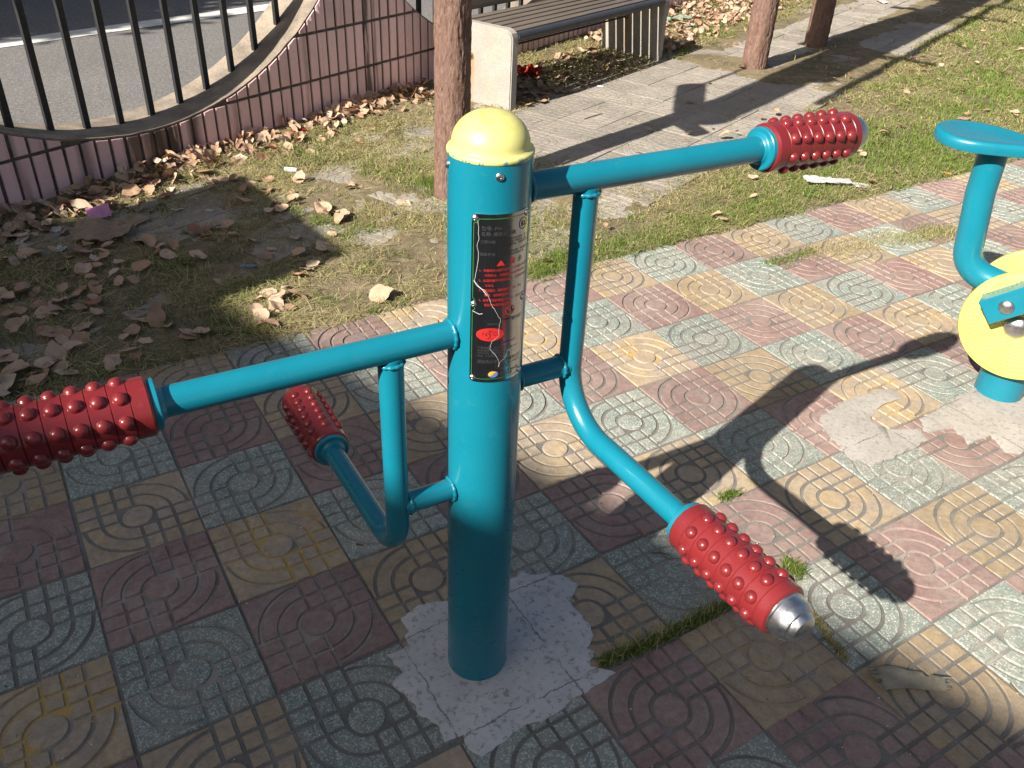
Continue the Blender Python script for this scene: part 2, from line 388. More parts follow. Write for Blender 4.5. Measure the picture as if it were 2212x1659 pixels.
def leaf_mat():
    t = NT('dry_leaf'); v = t.coord('Object'); oi = t.n('ShaderNodeObjectInfo').outputs['Random']
    ri = t.n('ShaderNodeNewGeometry').outputs['Random Per Island']
    q = t.math('FRACT', t.math('ADD', oi, ri))
    c = t.mix(q, (.37, .225, .14), (.52, .375, .265))
    c = t.mix(t.ramp(t.math('FRACT', t.math('MULTIPLY', q, 7.31)), .75, 1., 0, .8), c, (.21, .095, .055))
    c = t.mix(t.ramp(t.math('FRACT', t.math('MULTIPLY', q, 13.7)), .85, 1., 0, .8), c, (.60, .50, .39))
    c = t.mix(t.ramp(t.noise(v, 60, 5), .5, .7, 0, .5), c, (.16, .085, .05))
    m_ = t.out(c, .75, 0, 0, t.noise(v, 90, 5), .4, .002, .3)
    return m_
MAT['leaf'] = leaf_mat()
def grass_mat(name, a, b, c3):
    t = NT(name); ri = t.n('ShaderNodeNewGeometry').outputs['Random Per Island']
    c = t.mix(ri, a, b); c = t.mix(t.ramp(t.math('FRACT', t.math('MULTIPLY', ri, 9.7)), .7, 1.), c, c3)
    t.b.inputs['Transmission Weight'].default_value = 0
    mm = t.out(c, .6, 0, 0, None, spec=.3)
    tr = t.n('ShaderNodeBsdfTranslucent'); t.l(c, tr.inputs[0]); mx = t.n('ShaderNodeMixShader'); mx.inputs[0].default_value = .3
    t.l(t.b.outputs[0], mx.inputs[1]); t.l(tr.outputs[0], mx.inputs[2]); t.l(mx.outputs[0], t.t.nodes['Material Output'].inputs[0])
    return mm
MAT['green'] = grass_mat('green_grass', (.085, .15, .018), (.18, .255, .045), (.30, .31, .10))
MAT['dry'] = grass_mat('dry_grass', (.30, .25, .12), (.55, .49, .24), (.24, .26, .08))
MAT['foliage'] = grass_mat('tree_foliage', (.05, .10, .02), (.08, .14, .03), (.12, .13, .03))
def cloth(name, c, c2=None, rough=.6): return pm(name, c, c2 or tuple(x * .85 for x in c), 20, rough, .1, bump=.2, bscale=60)
MAT['paper'] = cloth('white_paper', (.80, .78, .75)); MAT['pink'] = cloth('pink_paper', (.85, .45, .72))
MAT['card'] = cloth('brown_card', (.56, .43, .32), (.47, .35, .25), .85); MAT['redplas'] = cloth('red_bag', (.55, .045, .02), None, .35)
MAT['grnplas'] = cloth('pale_green_bag', (.52, .66, .52), None, .35); MAT['bluewrap'] = cloth('blue_wrapper', (.20, .30, .55), (.6, .65, .7), .35)
MAT['barkpc'] = pm('grey_bark', (.52, .48, .38), (.38, .35, .26), 30, .9, .05, bump=.6, bscale=90)
MAT['orange'] = cloth('orange_filter', (.75, .30, .05)); MAT['twig'] = cloth('twig', (.16, .11, .07), None, .9)
MAT['plaster'] = pm('painted_render', (.55, .52, .46), (.50, .47, .42), 3, .9, .05, bump=.2, bscale=60, kind='World')
MAT['glass'] = pm('window_glass', (.03, .04, .045), (.04, .05, .055), 2, .06, .02, grain=.02)
MAT['trim'] = pm('white_trim', (.7, .7, .68), (.65, .65, .63), 8, .5, .1)
MAT['roof'] = pm('roof_tiles', (.22, .09, .06), (.17, .07, .05), 8, .85, .1, kind='World')
MAT['treebark'] = pm('tree_bark', (.12, .09, .065), (.07, .055, .04), 14, .95, .03, bump=.8, bscale=40, bd=.01)
#@@STRUCTURE
# ------------------------------------------------------------------ frames of the place
GY = .572; GU = Vector((math.cos(GY), math.sin(GY), 0)); GV = Vector((math.sin(GY), -math.cos(GY), 0))
GO = Vector((-4.1027 * TILE, 5.9479 * TILE, 0))
def gpos(a, b, z=0.): p = GO + GU * (a * TILE) + GV * (b * TILE); p.z = z; return p
def gcoord(x, y):
    rx, ry = np.asarray(x) - GO.x, np.asarray(y) - GO.y
    return (rx * GU.x + ry * GU.y) / TILE, (rx * GV.x + ry * GV.y) / TILE
WAZ = R_(57.5); WO = Vector((-1.39, 4.0, 0)); WD = Vector((math.cos(WAZ), math.sin(WAZ), 0)); WN = Vector((math.sin(WAZ), -math.cos(WAZ), 0))
PAZ = R_(54.5); PD = Vector((math.cos(PAZ), math.sin(PAZ), 0)); PN = Vector((math.sin(PAZ), -math.cos(PAZ), 0))
def wpos(s, n, z=0.): p = WO + WD * s + WN * n; p.z = z; return p
def ppos(s, n, z=0.): p = WO + PD * s + PN * n; p.z = z; return p
def wcoord(x, y, D=WD, N=WN):
    rx, ry = np.asarray(x) - WO.x, np.asarray(y) - WO.y
    return rx * D.x + ry * D.y, rx * N.x + ry * N.y
def pcoord(x, y): return wcoord(x, y, PD, PN)
def soil_h(x, y):
    a, b = gcoord(x, y); s, n = pcoord(x, y)
    h = .004 + .016 * (fbm(x, y, 3.2, 3) - .5) + .010 * (fbm(x, y, 11, 5) - .5)
    bare = np.clip((s - .75 + .5 * (fbm(x, y, 2.5, 9) - .5)) / .2, 0, 1) * np.clip((1.95 - n + .25 * (fbm(x, y, 4, 8) - .5)) / .1, 0, 1) * np.clip((n - .5) / .12, 0, 1) * np.clip((3.3 - s) / .3, 0, 1)
    far = np.clip((s - 4.6) / .3, 0, 1) * np.clip((6.3 - s) / .3, 0, 1) * np.clip((n - 1.4) / .1, 0, 1) * np.clip((1.95 - n) / .1, 0, 1)
    mid = np.clip((s - 3.6) / .3, 0, 1) * np.clip((1.25 - n) / .1, 0, 1) * np.clip((n - .7) / .12, 0, 1)
    lf = np.clip((fbm(x, y, 2.6, 77) - .47) * 9, 0, 1) * np.clip((n - .22) / .1, 0, 1) * np.clip((1.15 - n) / .15, 0, 1) * np.clip((1.1 - s) / .2, 0, 1)
    lf2 = np.clip((fbm(x, y, 3.1, 79) - .52) * 9, 0, 1) * np.clip((n - 1.1) / .1, 0, 1) * np.clip((1.95 - n) / .1, 0, 1) * np.clip((1.1 - s) / .2, 0, 1) * np.clip((s + .5) / .2, 0, 1)
    h = h - .016 * np.maximum(np.maximum(bare, far), np.maximum(mid, np.maximum(lf, lf2)))
    w_, wn_ = wcoord(x, y)
    h = h + .035 * np.exp(-np.maximum(wn_, 0) / .10)
    edge = -2.02 + .5 * (fbm(x, y, 6, 21) - .5) * np.exp(-np.abs(b + 2) / 2)
    paved = np.clip((b - edge) / .12, 0, 1) * np.clip((a + 9) / .1, 0, 1) * np.clip((26 - a) / .1, 0, 1) * np.clip((12 - b) / .1, 0, 1)
    return h * (1 - paved) - .045 * paved
# ------------------------------------------------------------------ setting
bm = bmesh.new()
vs = [bm.verts.new(p) for p in ((-400, -400, -.14), (400, -400, -.14), (400, 400, -.14), (-400, 400, -.14))]; bm.faces.new(vs)
tag(obj('ground', fin(bm, False), MAT['soil']), None, None, kind='structure')
def axis(lo, a, b, hi, fine, coarse): 
    l = [b]; st = fine
    while l[-1] < hi: st = min(coarse, st * 1.25); l.append(l[-1] + st)
    r = [a]; st = fine
    while r[-1] > lo: st = min(coarse, st * 1.25); r.append(r[-1] - st)
    return np.array(r[::-1] + list(np.arange(a + fine, b, fine)) + l)
S_ax = axis(-60, -2.6, 8.5, 80, .04, 8); N_ax = axis(-.12, -.12, 6., 60, .04, 8)
N_ax = N_ax[N_ax >= -.121]
SS, NN = np.meshgrid(S_ax, N_ax, indexing='ij')
X = WO.x + WD.x * SS + WN.x * NN; Y = WO.y + WD.y * SS + WN.y * NN
V = np.stack([X, Y, soil_h(X, Y)], -1).reshape(-1, 3)
a_, b_ = len(S_ax), len(N_ax)
I = (np.arange(a_ - 1)[:, None] * b_ + np.arange(b_ - 1)[None]).ravel()
F = np.stack([I, I + 1, I + b_ + 1, I + b_], -1)[:, ::-1]
me = fast_mesh('soil', V, F); me.polygons.foreach_set('use_smooth', [True] * len(me.polygons))
tag(obj('lawn_soil', me, MAT['soil']), None, None, kind='structure')
# road behind the wall
RAZ = R_(51.3); rd = Vector((math.cos(RAZ), math.sin(RAZ), 0)); rn = Vector((-math.sin(RAZ), math.cos(RAZ), 0))
l0 = gnd(0, 98, -.116); 
def strip(c, d, nrm, lo, hi, w0, w1, z, th=0):
    bm = bmesh.new(); P = [c + d * lo + nrm * w0, c + d * hi + nrm * w0, c + d * hi + nrm * w1, c + d * lo + nrm * w1]
    bm.faces.new([bm.verts.new((p.x, p.y, z)) for p in P]); return fin(bm, False)
tag(obj('road', strip(l0, rd, rn, -40, 90, -2.6, 9, -.120), MAT['asphalt']), None, None, kind='structure')
road = bpy.data.objects['road']
obj('edge_line', strip(l0, rd, rn, -40, 90, -.07, .15, -.116), MAT['line'], road)

# coloured paving: bed + one object per tile
def tile_mesh(name, mats, a=.489, depth=.0040):
    r1, r2, r3 = .150, .305, .455; T = TILE
    bm = bmesh.new(); g0, g1 = .0125, .0195
    def piece(fn):
        lo, hi = fn(g0), fn(g1)
        f = prism_into(bm, [(x * T, y * T) for x, y in lo], [(x * T, y * T) for x, y in hi], -depth, 0, False)
    def arc(r, t0, t1, n=9): return [(r * math.cos(t0 + (t1 - t0) * i / n), r * math.sin(t0 + (t1 - t0) * i / n)) for i in range(n + 1)]
    def ring(ra, rb, q):
        def fn(g):
            ro, ri = rb - g, ra + g
            d0, d1 = math.asin(g / ro), math.asin(g / ri); b0 = q * math.pi / 2
            return arc(ro, b0 + d0, b0 + math.pi / 2 - d0) + arc(ri, b0 + math.pi / 2 - d1, b0 + d1)
        return fn
    def corner(q):
        def fn(g):
            aa = a - (g - g0); ri = r3 + g; d1 = math.asin(g / ri); b0 = q * math.pi / 2
            pts = arc(ri, b0 + math.pi / 2 - d1, b0 + d1)
            c, s = math.cos(b0), math.sin(b0)
            ext = [(aa, g), (aa, aa), (g, aa)]
            return pts + [(x * c - y * s, x * s + y * c) for x, y in ext]
        return fn
    def cell(x0, x1, y0, y1, q):
        def fn(g):
            X1 = a - (g - g0) if x1 is None else x1 - g; Y1 = a - (g - g0) if y1 is None else y1 - g
            P = [(x0 + g, y0 + g), (X1, y0 + g), (X1, Y1), (x0 + g, Y1)]
            c, s = math.cos(q * math.pi / 2), math.sin(q * math.pi / 2)
            return [(x * c - y * s, x * s + y * c) for x, y in P]
        return fn
    piece(lambda g: arc(r1 - g, 0, 2 * math.pi * 23 / 24, 23))
    for q in (1, 3):
        piece(ring(r1, r2, q)); piece(ring(r2, r3, q)); piece(corner(q))
    iv = [(0, r1), (r1, r2), (r2, None)]
    for q in (0, 2):
        for i in range(3):
            for j in range(3):
                if i or j: piece(cell(*iv[i], *iv[j], q))
    nf = len(bm.faces)
    bm.faces.ensure_lookup_table()
    A = a * T
    box_into(bm, -A, A, -A, A, -.035, -depth)
    bm.faces.ensure_lookup_table()
    for f in bm.faces[nf:]: f.material_index = 1
    me = fin(bm, True, 20, name)
    for q in mats: me.materials.append(q)
    return me
TM = {k: tile_mesh('paver_' + k, MAT['tile_' + k]) for k in ('red', 'yellow', 'green')}
TM['grey'] = tile_mesh('paver_grey', [MAT['tile_grey'][0]] * 2, .494, .0013)
bed = bmesh.new()
P = [gpos(-9, -2.05), gpos(26, -2.05), gpos(26, 12), gpos(-9, 12)]
bed.faces.new([bed.verts.new((p.x, p.y, -.0035)) for p in P][::-1])
paving = tag(obj('coloured_paving', fin(bed, False), MAT['sand']), None, None, kind='structure')
paving['label'] = 'patterned red, yellow and green square paving'
ORI = {(0, 2): 1, (0, 0): 1, (1, 1): 1, (0, 1): 0, (1, 0): 0, (1, 2): 0, (3, 3): 1, (4, 4): 1, (3, 4): 0, (5, 4): 0, (5, 3): 1, (6, 3): 0, (6, 4): 1, (7, 4): 0}
def project(p):
    d = Vector(p) - CAM; z = d.dot(FWD)
    if z < .05: return None
    f = FOC * 2212
    return 1106 + f * d.dot(RGT) / z, 829.5 - f * d.dot(UP) / z
for j in range(-2, 9):
    for i in range(-5, 21):
        c = gpos(i + .5, j + .5); q = project(c)
        if q is None or not (-420 < q[0] < 2700 and q[1] < 2150): continue
        k = ('red', 'yellow', 'green')[(i - j - 2) % 3]
        r = random.Random(i * 131 + j * 17)
        o_ = ORI.get((i, j), r.randint(0, 1)) + 2 * r.randint(0, 1)
        c.z = r.uniform(-.0016, .0016)
        if j >= 4: c += GV * .006 if i < 6 else GV * .003
        if j == 4 and i in (3, 4): c += GV * .010
        c += GU * r.uniform(-.0012, .0012) + GV * r.uniform(-.0012, .0012)
        obj('paving_tile', TM[k], None, paving, c, (r.uniform(-.004, .004), r.uniform(-.004, .004), GY + o_ * math.pi / 2 + r.uniform(-.004, .004)))
# grey footpath slabs by the bench
bm = bmesh.new()
P = [ppos(-3, .11), ppos(14, .11), ppos(14, 1.86), ppos(-3, 1.86)]
bm.faces.new([bm.verts.new((p.x, p.y, -.03)) for p in P][::-1])
path = tag(obj('footpath', fin(bm, False), MAT['sand']), None, None, kind='structure')
for ks in range(-6, 34):
    for kn in range(7):
        s, n = .12 + .25 * (ks - 2), .235 + .25 * kn
        c = ppos(s, n); q = project(c)
        if q is None or not (-150 < q[0] < 2400 and -150 < q[1]): continue
        wn_ = wcoord(c.x, c.y)[1]
        if wn_ < .16: continue
        b = gcoord(c.x, c.y)[1]
        if b > -2.75: continue
        r = random.Random(ks * 77 + kn)
        c.z = r.uniform(-.003, .003)
        obj('path_slab', TM['grey'], None, path, c, (r.uniform(-.008, .008), r.uniform(-.008, .008), PAZ + r.randint(0, 3) * math.pi / 2 + r.uniform(-.006, .006)))

# ------------------------------------------------------------------ scalloped tiled wall and railing
SC_R, SC_Z, SC_P, SC_0 = 1.54, 1.73, 2.64, -.41
WALL_T = .29
def top_z(s):
    k = round((s - SC_0) / SC_P); d = s - (SC_0 + k * SC_P)
    return SC_Z - math.sqrt(SC_R ** 2 - d * d)
wall = thing('tiled_wall', 'scalloped low wall of pink tiles with dark joints behind the leaf litter', 'wall', tuple(WO), WAZ)
s0, s1 = -5.0, 13.0
ss = list(np.arange(s0, s1, .03))
bm = bmesh.new(); fr = []
rr_ = random.Random(4)
for s in ss:
    tz = top_z(s); e = .004 * (mnoise.noise(Vector((s * 14, 0, 1))))
    pts = [(s, 0., -.12), (s, 0., tz - .012 + e), (s, -.004 + e, tz - .004 + e), (s, .02, tz + e), (s, .14, tz + .004 * mnoise.noise(Vector((s * 9, 2, 1)))), (s, WALL_T - .01, tz), (s, WALL_T, tz - .015), (s, WALL_T, -.3)]
    fr.append([bm.verts.new(p) for p in pts])
for a, b in zip(fr, fr[1:]):
    for k in range(len(a) - 1):
        f = bm.faces.new((a[k], b[k], b[k + 1], a[k + 1])); f.material_index = 0 if k == 0 else 1
bm.faces.new(fr[0]); bm.faces.new(fr[-1])
me = fin(bm, True, 40); me.materials.append(MAT['grout']); me.materials.append(MAT['ledge'])
obj('wall_body', me, None, wall)
ROWS = [(-.02, .205), (.219, .432), (.446, .659), (.673, .888)]
def wall_tile_into(bm, x0, x1, z0, z1):
    n = 5; xs = [x0 + (x1 - x0) * i / n for i in range(n + 1)]
    lim = [min(z1, top_z(x) - .014) for x in xs]
    if max(lim) - z0 < .02: return False
    keep = [(x, l) for x, l in zip(xs, lim) if l > z0 + .004]
    if len(keep) < 2: return False
    out = [(keep[0][0], z0), (keep[-1][0], z0)] + [(x, l) for x, l in reversed(keep)]
    cx = sum(p[0] for p in out) / len(out); cz = sum(p[1] for p in out) / len(out)
    def ins(p, d):
        v = Vector((cx - p[0], cz - p[1])); return (p[0] + (d if v.x > 0 else -d), p[1] + (d if v.y > 0 else -d))
    lo = [bm.verts.new((x, -.001, z)) for x, z in out]
    mi = [bm.verts.new((x, -.007, z)) for x, z in out]
    hi = [bm.verts.new((ins(p, .0025)[0], -.009, ins(p, .0025)[1])) for p in out]
    for A, B in ((lo, mi), (mi, hi)):
        for k in range(len(out)): bm.faces.new((A[k], A[(k + 1) % len(out)], B[(k + 1) % len(out)], B[k]))
    bm.faces.new(hi)
    return True
shared = {}
far = bmesh.new()
ci = 0; x = -1.75
while x < 9.0:
    wdt = .0545 + random.uniform(-.002, .002)
    for ri, (z0, z1) in enumerate(ROWS):
        ja, jb = random.uniform(-.0015, .0015), random.uniform(-.001, .001)
        if x < 2.75:
            bm = bmesh.new()
            if wall_tile_into(bm, -wdt / 2 + x, wdt / 2 + x, z0, z1):
                bmesh.ops.translate(bm, verts=bm.verts, vec=(-x, 0, -z0))
                obj('wall_tile', fin(bm, True, 30), MAT['wtile'], wall, (x + ja, -.0005 + jb, z0), (random.uniform(-.008, .008), 0, random.uniform(-.012, .012)))
            else: bm.free()
        else: wall_tile_into(far, x - wdt / 2, x + wdt / 2, z0, z1)
    x += .068
fo = obj('distant_wall_tiles', fin(far, True, 30), MAT['wtile'], wall); fo['kind'] = 'stuff'
rail = thing('railing', 'black square-bar iron railing standing in the wall scallops', 'railing', tuple(WO), WAZ)
BAR_TOP = .80
bar_me = {}
s = -.464 - .158 * 12
while s < 8:
    b = top_z(s) - .03
    if b < BAR_TOP - .1:
        h = .0125
        obj('bar', box(-h, h, -h, h, 0, BAR_TOP - b, .002), MAT['black'], rail, (s, .15, b), (0, 0, random.uniform(-.05, .05)))
    s += .158
obj('top_rail', box(-2.6, 8, -.018, .018, 0, .036, .003), MAT['black'], rail, (0, .15, BAR_TOP))
#@@OBJECTS
# ------------------------------------------------------------------ leg massager in the middle
PO = Vector((-.043, 1.097, 0)); PR = .057; MAZ = R_(30.5)
mas = thing('leg_massager', 'teal post with four knobbed red rollers on arms, yellow dome cap and steel instruction plate', 'massager', tuple(PO), MAZ)
PZ = 1.022
obj('post', lathe([(PR, -.03), (PR, PZ - .002), (PR - .002, PZ)], 64), MAT['teal'], mas)
dome = [(PR + .0002, -.005), (PR + .0012, -.004), (PR + .0014, .0), (PR + .0002, .0022), (PR - .003, .0034), (PR - .0048, .006)]
for i in range(1, 17):
    t = i / 16 * math.pi / 2; dome.append(((PR - .005) * math.cos(t) ** .96, .007 + .0425 * math.sin(t)))
dome[-1] = (0, dome[-1][1])
obj('dome_cap', lathe(dome, 64, 50), MAT['cap'], mas, (0, 0, PZ))
rv = lathe([(.0058, 0), (.0056, .0012), (.0042, .0026), (.0018, .0031), (.0016, .0018), (0, .0018)], 16)
rv2 = lathe([(.0048, 0), (.0046, .0010), (.0034, .0022), (.0014, .0026), (.0013, .0016), (0, .0016)], 16)
def on_post(th, z, r=PR):            # th: degrees right of the camera-facing side, as seen
    a = R_(-90 - 30.5 + th); return Vector((r * math.cos(a), r * math.sin(a), z)), Vector((math.cos(a), math.sin(a), 0))
for th in (15, -74, 105, 195):
    p, d = on_post(th, PZ - .019); obj('cap_screw', rv, MAT['steel'], mas, p, rotq(d))
# instruction plate
PT0, PT1, PZ0, PZ1 = -20., 66., .692, .953
PW = R_(PT1 - PT0) * PR
def plate_pt(u, v, off=0.):           # u 0..1 left-right, v 0..1 top-bottom
    a = R_(-90 - 30.5 + PT0 + (PT1 - PT0) * u); r = PR + off
    return (r * math.cos(a), r * math.sin(a), PZ1 + (PZ0 - PZ1) * v)
bm = bmesh.new(); n = 30; cc = .035
outer, inner = [], []
rows = []
for jv, v in enumerate((0, .012, .03, .5, .97, .988, 1)):
    ins = {0: .05, .012: .015, 1: .05, .988: .015}.get(v, 0)
    rows.append([[bm.verts.new(plate_pt(ins + (1 - 2 * ins) * i / n, v, o)) for i in range(n + 1)] for o in (.0002, .0014)])
for r0, r1 in zip(rows, rows[1:]):
    for i in range(n):
        bm.faces.new((r0[1][i], r0[1][i + 1], r1[1][i + 1], r1[1][i]))
    bm.faces.new((r0[0][0], r0[1][0], r1[1][0], r1[0][0])); bm.faces.new((r0[1][n], r0[0][n], r1[0][n], r1[1][n]))
for r, fl in ((rows[0], 0), (rows[-1], 1)):
    for i in range(n): bm.faces.new((r[0][i], r[0][i + 1], r[1][i + 1], r[1][i]))
plate = obj('instruction_plate', fin(bm, True, 40), MAT['plate'], mas)
for u, v in ((.05, .025), (.95, .025), (.05, .51), (.955, .51), (.05, .975), (.955, .975)):
    p = Vector(plate_pt(u, v, .0014)); d = Vector((p.x, p.y, 0)).normalized()
    obj('rivet', rv2, MAT['steel'], plate, p, rotq(d))
inks = {}
def ink(k): 
    if k not in inks: inks[k] = bmesh.new()
    return inks[k]
def stroke(k, pts, wd, closed=False, off=.0018):  # flat line in plate units (u,v)
    bm = ink(k); P = [Vector((u * PW, v * (PZ1 - PZ0))) for u, v in pts]
    seq = list(zip(P, P[1:])) + ([(P[-1], P[0])] if closed else [])
    for a, b in seq:
        d = (b - a)
        if d.length < 1e-7: continue
        d.normalize(); nn = Vector((-d.y, d.x)) * wd / 2; a2, b2 = a - d * wd * .25, b + d * wd * .25
        m_ = max(1, int((b - a).length / .004))
        for q in range(m_):
            s_, e_ = a2.lerp(b2, q / m_), a2.lerp(b2, (q + 1) / m_)
            bm.faces.new([bm.verts.new(plate_pt(c.x / PW, c.y / (PZ1 - PZ0), off)) for c in (s_ + nn, e_ + nn, e_ - nn, s_ - nn)])
def blob(k, pts, off=.0018):
    bm = ink(k); c = (sum(p[0] for p in pts) / len(pts), sum(p[1] for p in pts) / len(pts)); M_ = 6
    cv = bm.verts.new(plate_pt(*c, off)); prev = None
    for q in range(1, M_ + 1):
        rg = [bm.verts.new(plate_pt(c[0] + (p[0] - c[0]) * q / M_, c[1] + (p[1] - c[1]) * q / M_, off)) for p in pts]
        for i in range(len(pts)):
            j = (i + 1) % len(pts)
            if prev is None: bm.faces.new((cv, rg[i], rg[j]))
            else: bm.faces.new((prev[i], rg[i], rg[j], prev[j]))
        prev = rg
def ell(cu, cv, ru, rv_, n=28, a0=0, a1=360): return [(cu + ru * math.cos(R_(a0 + (a1 - a0) * i / n)), cv + rv_ * math.sin(R_(a0 + (a1 - a0) * i / n))) for i in range(n if a1 - a0 >= 360 else n + 1)]
HV = PZ1 - PZ0
def text(k, s, u, v, size, off=.0018, sx=1.):
    cu = bpy.data.curves.new('t', 'FONT'); cu.body = s; cu.size = size; cu.resolution_u = 1
    ob = bpy.data.objects.new('t', cu); col.objects.link(ob)
    bpy.context.view_layer.update()
    dg = bpy.context.evaluated_depsgraph_get()
    me = bpy.data.meshes.new_from_object(ob.evaluated_get(dg)); bm = ink(k)
    vs = []
    for q in me.vertices:
        uu = u + q.co.x * sx / PW; vv = v - q.co.y / HV
        vs.append(bm.verts.new(plate_pt(uu, vv, off)))
    for p in me.polygons:
        try: bm.faces.new([vs[i] for i in p.vertices])
        except ValueError: pass
    bpy.data.objects.remove(ob); bpy.data.curves.remove(cu); bpy.data.meshes.remove(me)
gb = [(.12, .025), (.30, .022), (.88, .022), (.965, .05), (.965, .47), (.965, .55), (.965, .95), (.88, .977), (.12, .977), (.035, .95), (.035, .55), (.075, .535), (.075, .485), (.035, .47), (.035, .05), (.09, .045)]
stroke('inkgreen', gb, .0006, True)
text('inkgrey', '型号: FW-122', .15, .083, .0068)
text('inkgrey', '名称: 腿部按摩器', .15, .113, .0064)
stroke('ink', ell(.86, .072, .088, .030), .0010, True)
stroke('ink', [(.815, .060), (.825, .080), (.808, .086)], .0008); stroke('ink', [(.845, .056), (.842, .090)], .0008); stroke('ink', [(.868, .060), (.846, .073), (.875, .085)], .0008); stroke('ink', [(.885, .088), (.898, .060), (.915, .086), (.890, .077)], .0008)
text('inkgrey', '主要功能:', .14, .153, .0050)
for q, s in enumerate(('锻炼你的耐力和柔韧性，增', '柔韧性，消除下肢疲劳，舒', '筋活血腿部肌肉，使腿部肌肉', '得到放松。')): text('ink', s, .42, .143 + q * .0155, .0037)
text('inkgrey', '锻炼方法:', .14, .222, .0050)
for q, s in enumerate(('先调整自己的高度，将腿置于按', '摩轮上，反复或持续上压。', '')): text('ink', s, .42, .212 + q * .0165, .0037)
blob('inkred', [(.40, .282), (.535, .282), (.468, .250)])
text('inkred', '警', .62, .278, .0098); text('ink', '示', .77, .276, .0085)
RL = [('1、本器材对14周岁以下应不得单独立操作锻', .13, .312), ('力的人士，在使用时应有成年人陪护。', .22, .340), ('2、此器材最多可供2人使用，使用者体重不超', .13, .370), ('120KG。', .22, .398),
      ('3、剧烈摆动、翻转等危险动作，防止', .13, .428), ('跌落，以免发生意外', .22, .456), ('4、身体不适者慎用，心脏病，高血压及有严', .13, .486), ('重肢体疾病的人士慎用。', .22, .514)]
for s, u, v in RL: text('inkred', s, u, v, .0046, sx=.86)
stroke('inkred', ell(.66, .553, .088, .027), .0012, True); stroke('inkred', [(.60, .536), (.72, .571)], .0012)
stroke('ink', [(.69, .537), (.70, .553), (.73, .560)], .0018); stroke('ink', [(.67, .560), (.70, .553), (.70, .572)], .0012); blob('ink', ell(.695, .533, .012, .004, 10))
text('ink', '北京国体世纪体育用品质量认证中心', .20, .610, .0040); text('inkgrey', '认证标志', .28, .629, .0040); text('ink', '查询二维码', .70, .621, .0038)
blob('inkred', ell(.33, .690, .225, .041, 36), .0017)
text('ink', 'N', .20, .699, .0095, .0019); text('ink', 'CC', .36, .699, .0095, .0019)
stroke('ink', [(.352, .672), (.322, .677), (.315, .685), (.338, .694), (.330, .705), (.300, .711)], .0012, off=.0019); stroke('ink', [(.30, .668), (.345, .664), (.372, .668)], .0009, off=.0019); stroke('ink', [(.22, .716), (.44, .716)], .0005, off=.0019)
text('ink', '00520110Q2003N00101', .24, .755, .0056, sx=.86)
for q, s in enumerate(('产品标准号: GB19272-2011', '安全使用寿命期限: 生产日期 2011', '监制单位: 国家体育总局', '地址: 工业园区  电话: 0311')): text('inkgrey', s, .13, .778 + q * .0175, .0042)
text('inkgrey', '深圳市好家庭实业有限公司', .13, .872, .0066, sx=.88)
for q, s in enumerate(('地址: 中国 深圳 市南山区', '全国服务热线')): text('inkgrey', s, .42, .894 + q * .017, .0040)
blob('inkblue', ell(.40, .948, .085, .0205, 24), .0017); blob('inkyel', [(.32, .945), (.335, .933), (.37, .927), (.42, .929), (.47, .936), (.42, .940), (.40, .950), (.355, .958), (.33, .956)], .0019)
text('inkgrey', 'good family', .52, .948, .0072); text('inkgrey', '好家庭健康', .52, .964, .0042)
scr = [(.10, .03), (.12, .12), (.09, .17), (.12, .22), (.08, .33), (.06, .375), (.14, .40), (.24, .425), (.30, .47), (.36, .52), (.44, .57), (.50, .605), (.47, .65), (.47, .70), (.36, .735), (.33, .78), (.45, .83), (.50, .875), (.60, .85), (.66, .80), (.73, .84), (.82, .80)]
rs = random.Random(3); pts = []
for a, b in zip(scr, scr[1:]):
    for q in range(4):
        t = q / 4; pts.append((a[0] + (b[0] - a[0]) * t + rs.uniform(-.008, .008), a[1] + (b[1] - a[1]) * t + rs.uniform(-.003, .003)))
stroke('scratch', pts, .0003, off=.0020); stroke('scratch', [(.05, .37), (.10, .395), (.20, .42), (.26, .45)], .0006, off=.0020); stroke('scratch', [(.50, .875), (.49, .90)], .0008, off=.002); stroke('scratch', [(.04, .55), (.15, .565), (.2, .56)], .0006, off=.002)
nm = {'ink': 'black_print', 'inkgrey': 'worn_print', 'inkred': 'red_print', 'inkgreen': 'border_line', 'inkblue': 'blue_emblem', 'inkyel': 'orange_emblem', 'scratch': 'scratch'}
for k, bm in inks.items():
    me = bpy.data.meshes.new(k); bm.to_mesh(me); bm.free(); obj(nm[k], me, MAT[k], plate)['kind'] = 'stuff'

# rollers: core + knobs + flange + end cap, built along +Z
RL_, RC = .186, .0385
prof = [(.0, .0), (RC - .005, .0), (RC - .002, .0012), (RC, .004)]
gz = [.034 + .0245 * k for k in range(6)]
for z in [.024] + [g + .0122 for g in gz]:
    prof += [(RC, z - .0009), (RC - .0013, z), (RC, z + .0009)]
prof += [(RC, RL_ - .004), (RC - .002, RL_ - .0012), (RC - .005, RL_), (0, RL_)]
roller_me = lathe(prof, 48, 14)
kb = [(.0091, -.003), (.0090, .0010)]
for i in range(0, 7):
    t = i / 6 * math.pi / 2; kb.append((.0089 * math.cos(t), .0012 + .0072 * math.sin(t)))
kb[-1] = (0, kb[-1][1])
knob_me = lathe(kb, 14, 80)
flange_me = lathe([(0, -.008), (.0325, -.008), (.034, -.0065), (.034, 0), (0, 0)], 40)
weld_me = lathe([(.0190, -.0150), (.0212, -.0140), (.0228, -.0105), (.0248, -.0084), (.027, -.0078), (.019, -.0078)], 28, 60)
cap_me = lathe([(.0325, 0), (.0325, .002), (.0305, .0035), (.0305, .014), (.0298, .018), (.0255, .0255), (.0225, .0265), (.0220, .0280), (.0212, .0300), (.0182, .0345), (.0130, .0375), (.006, .0388), (0, .039)], 40, 24)
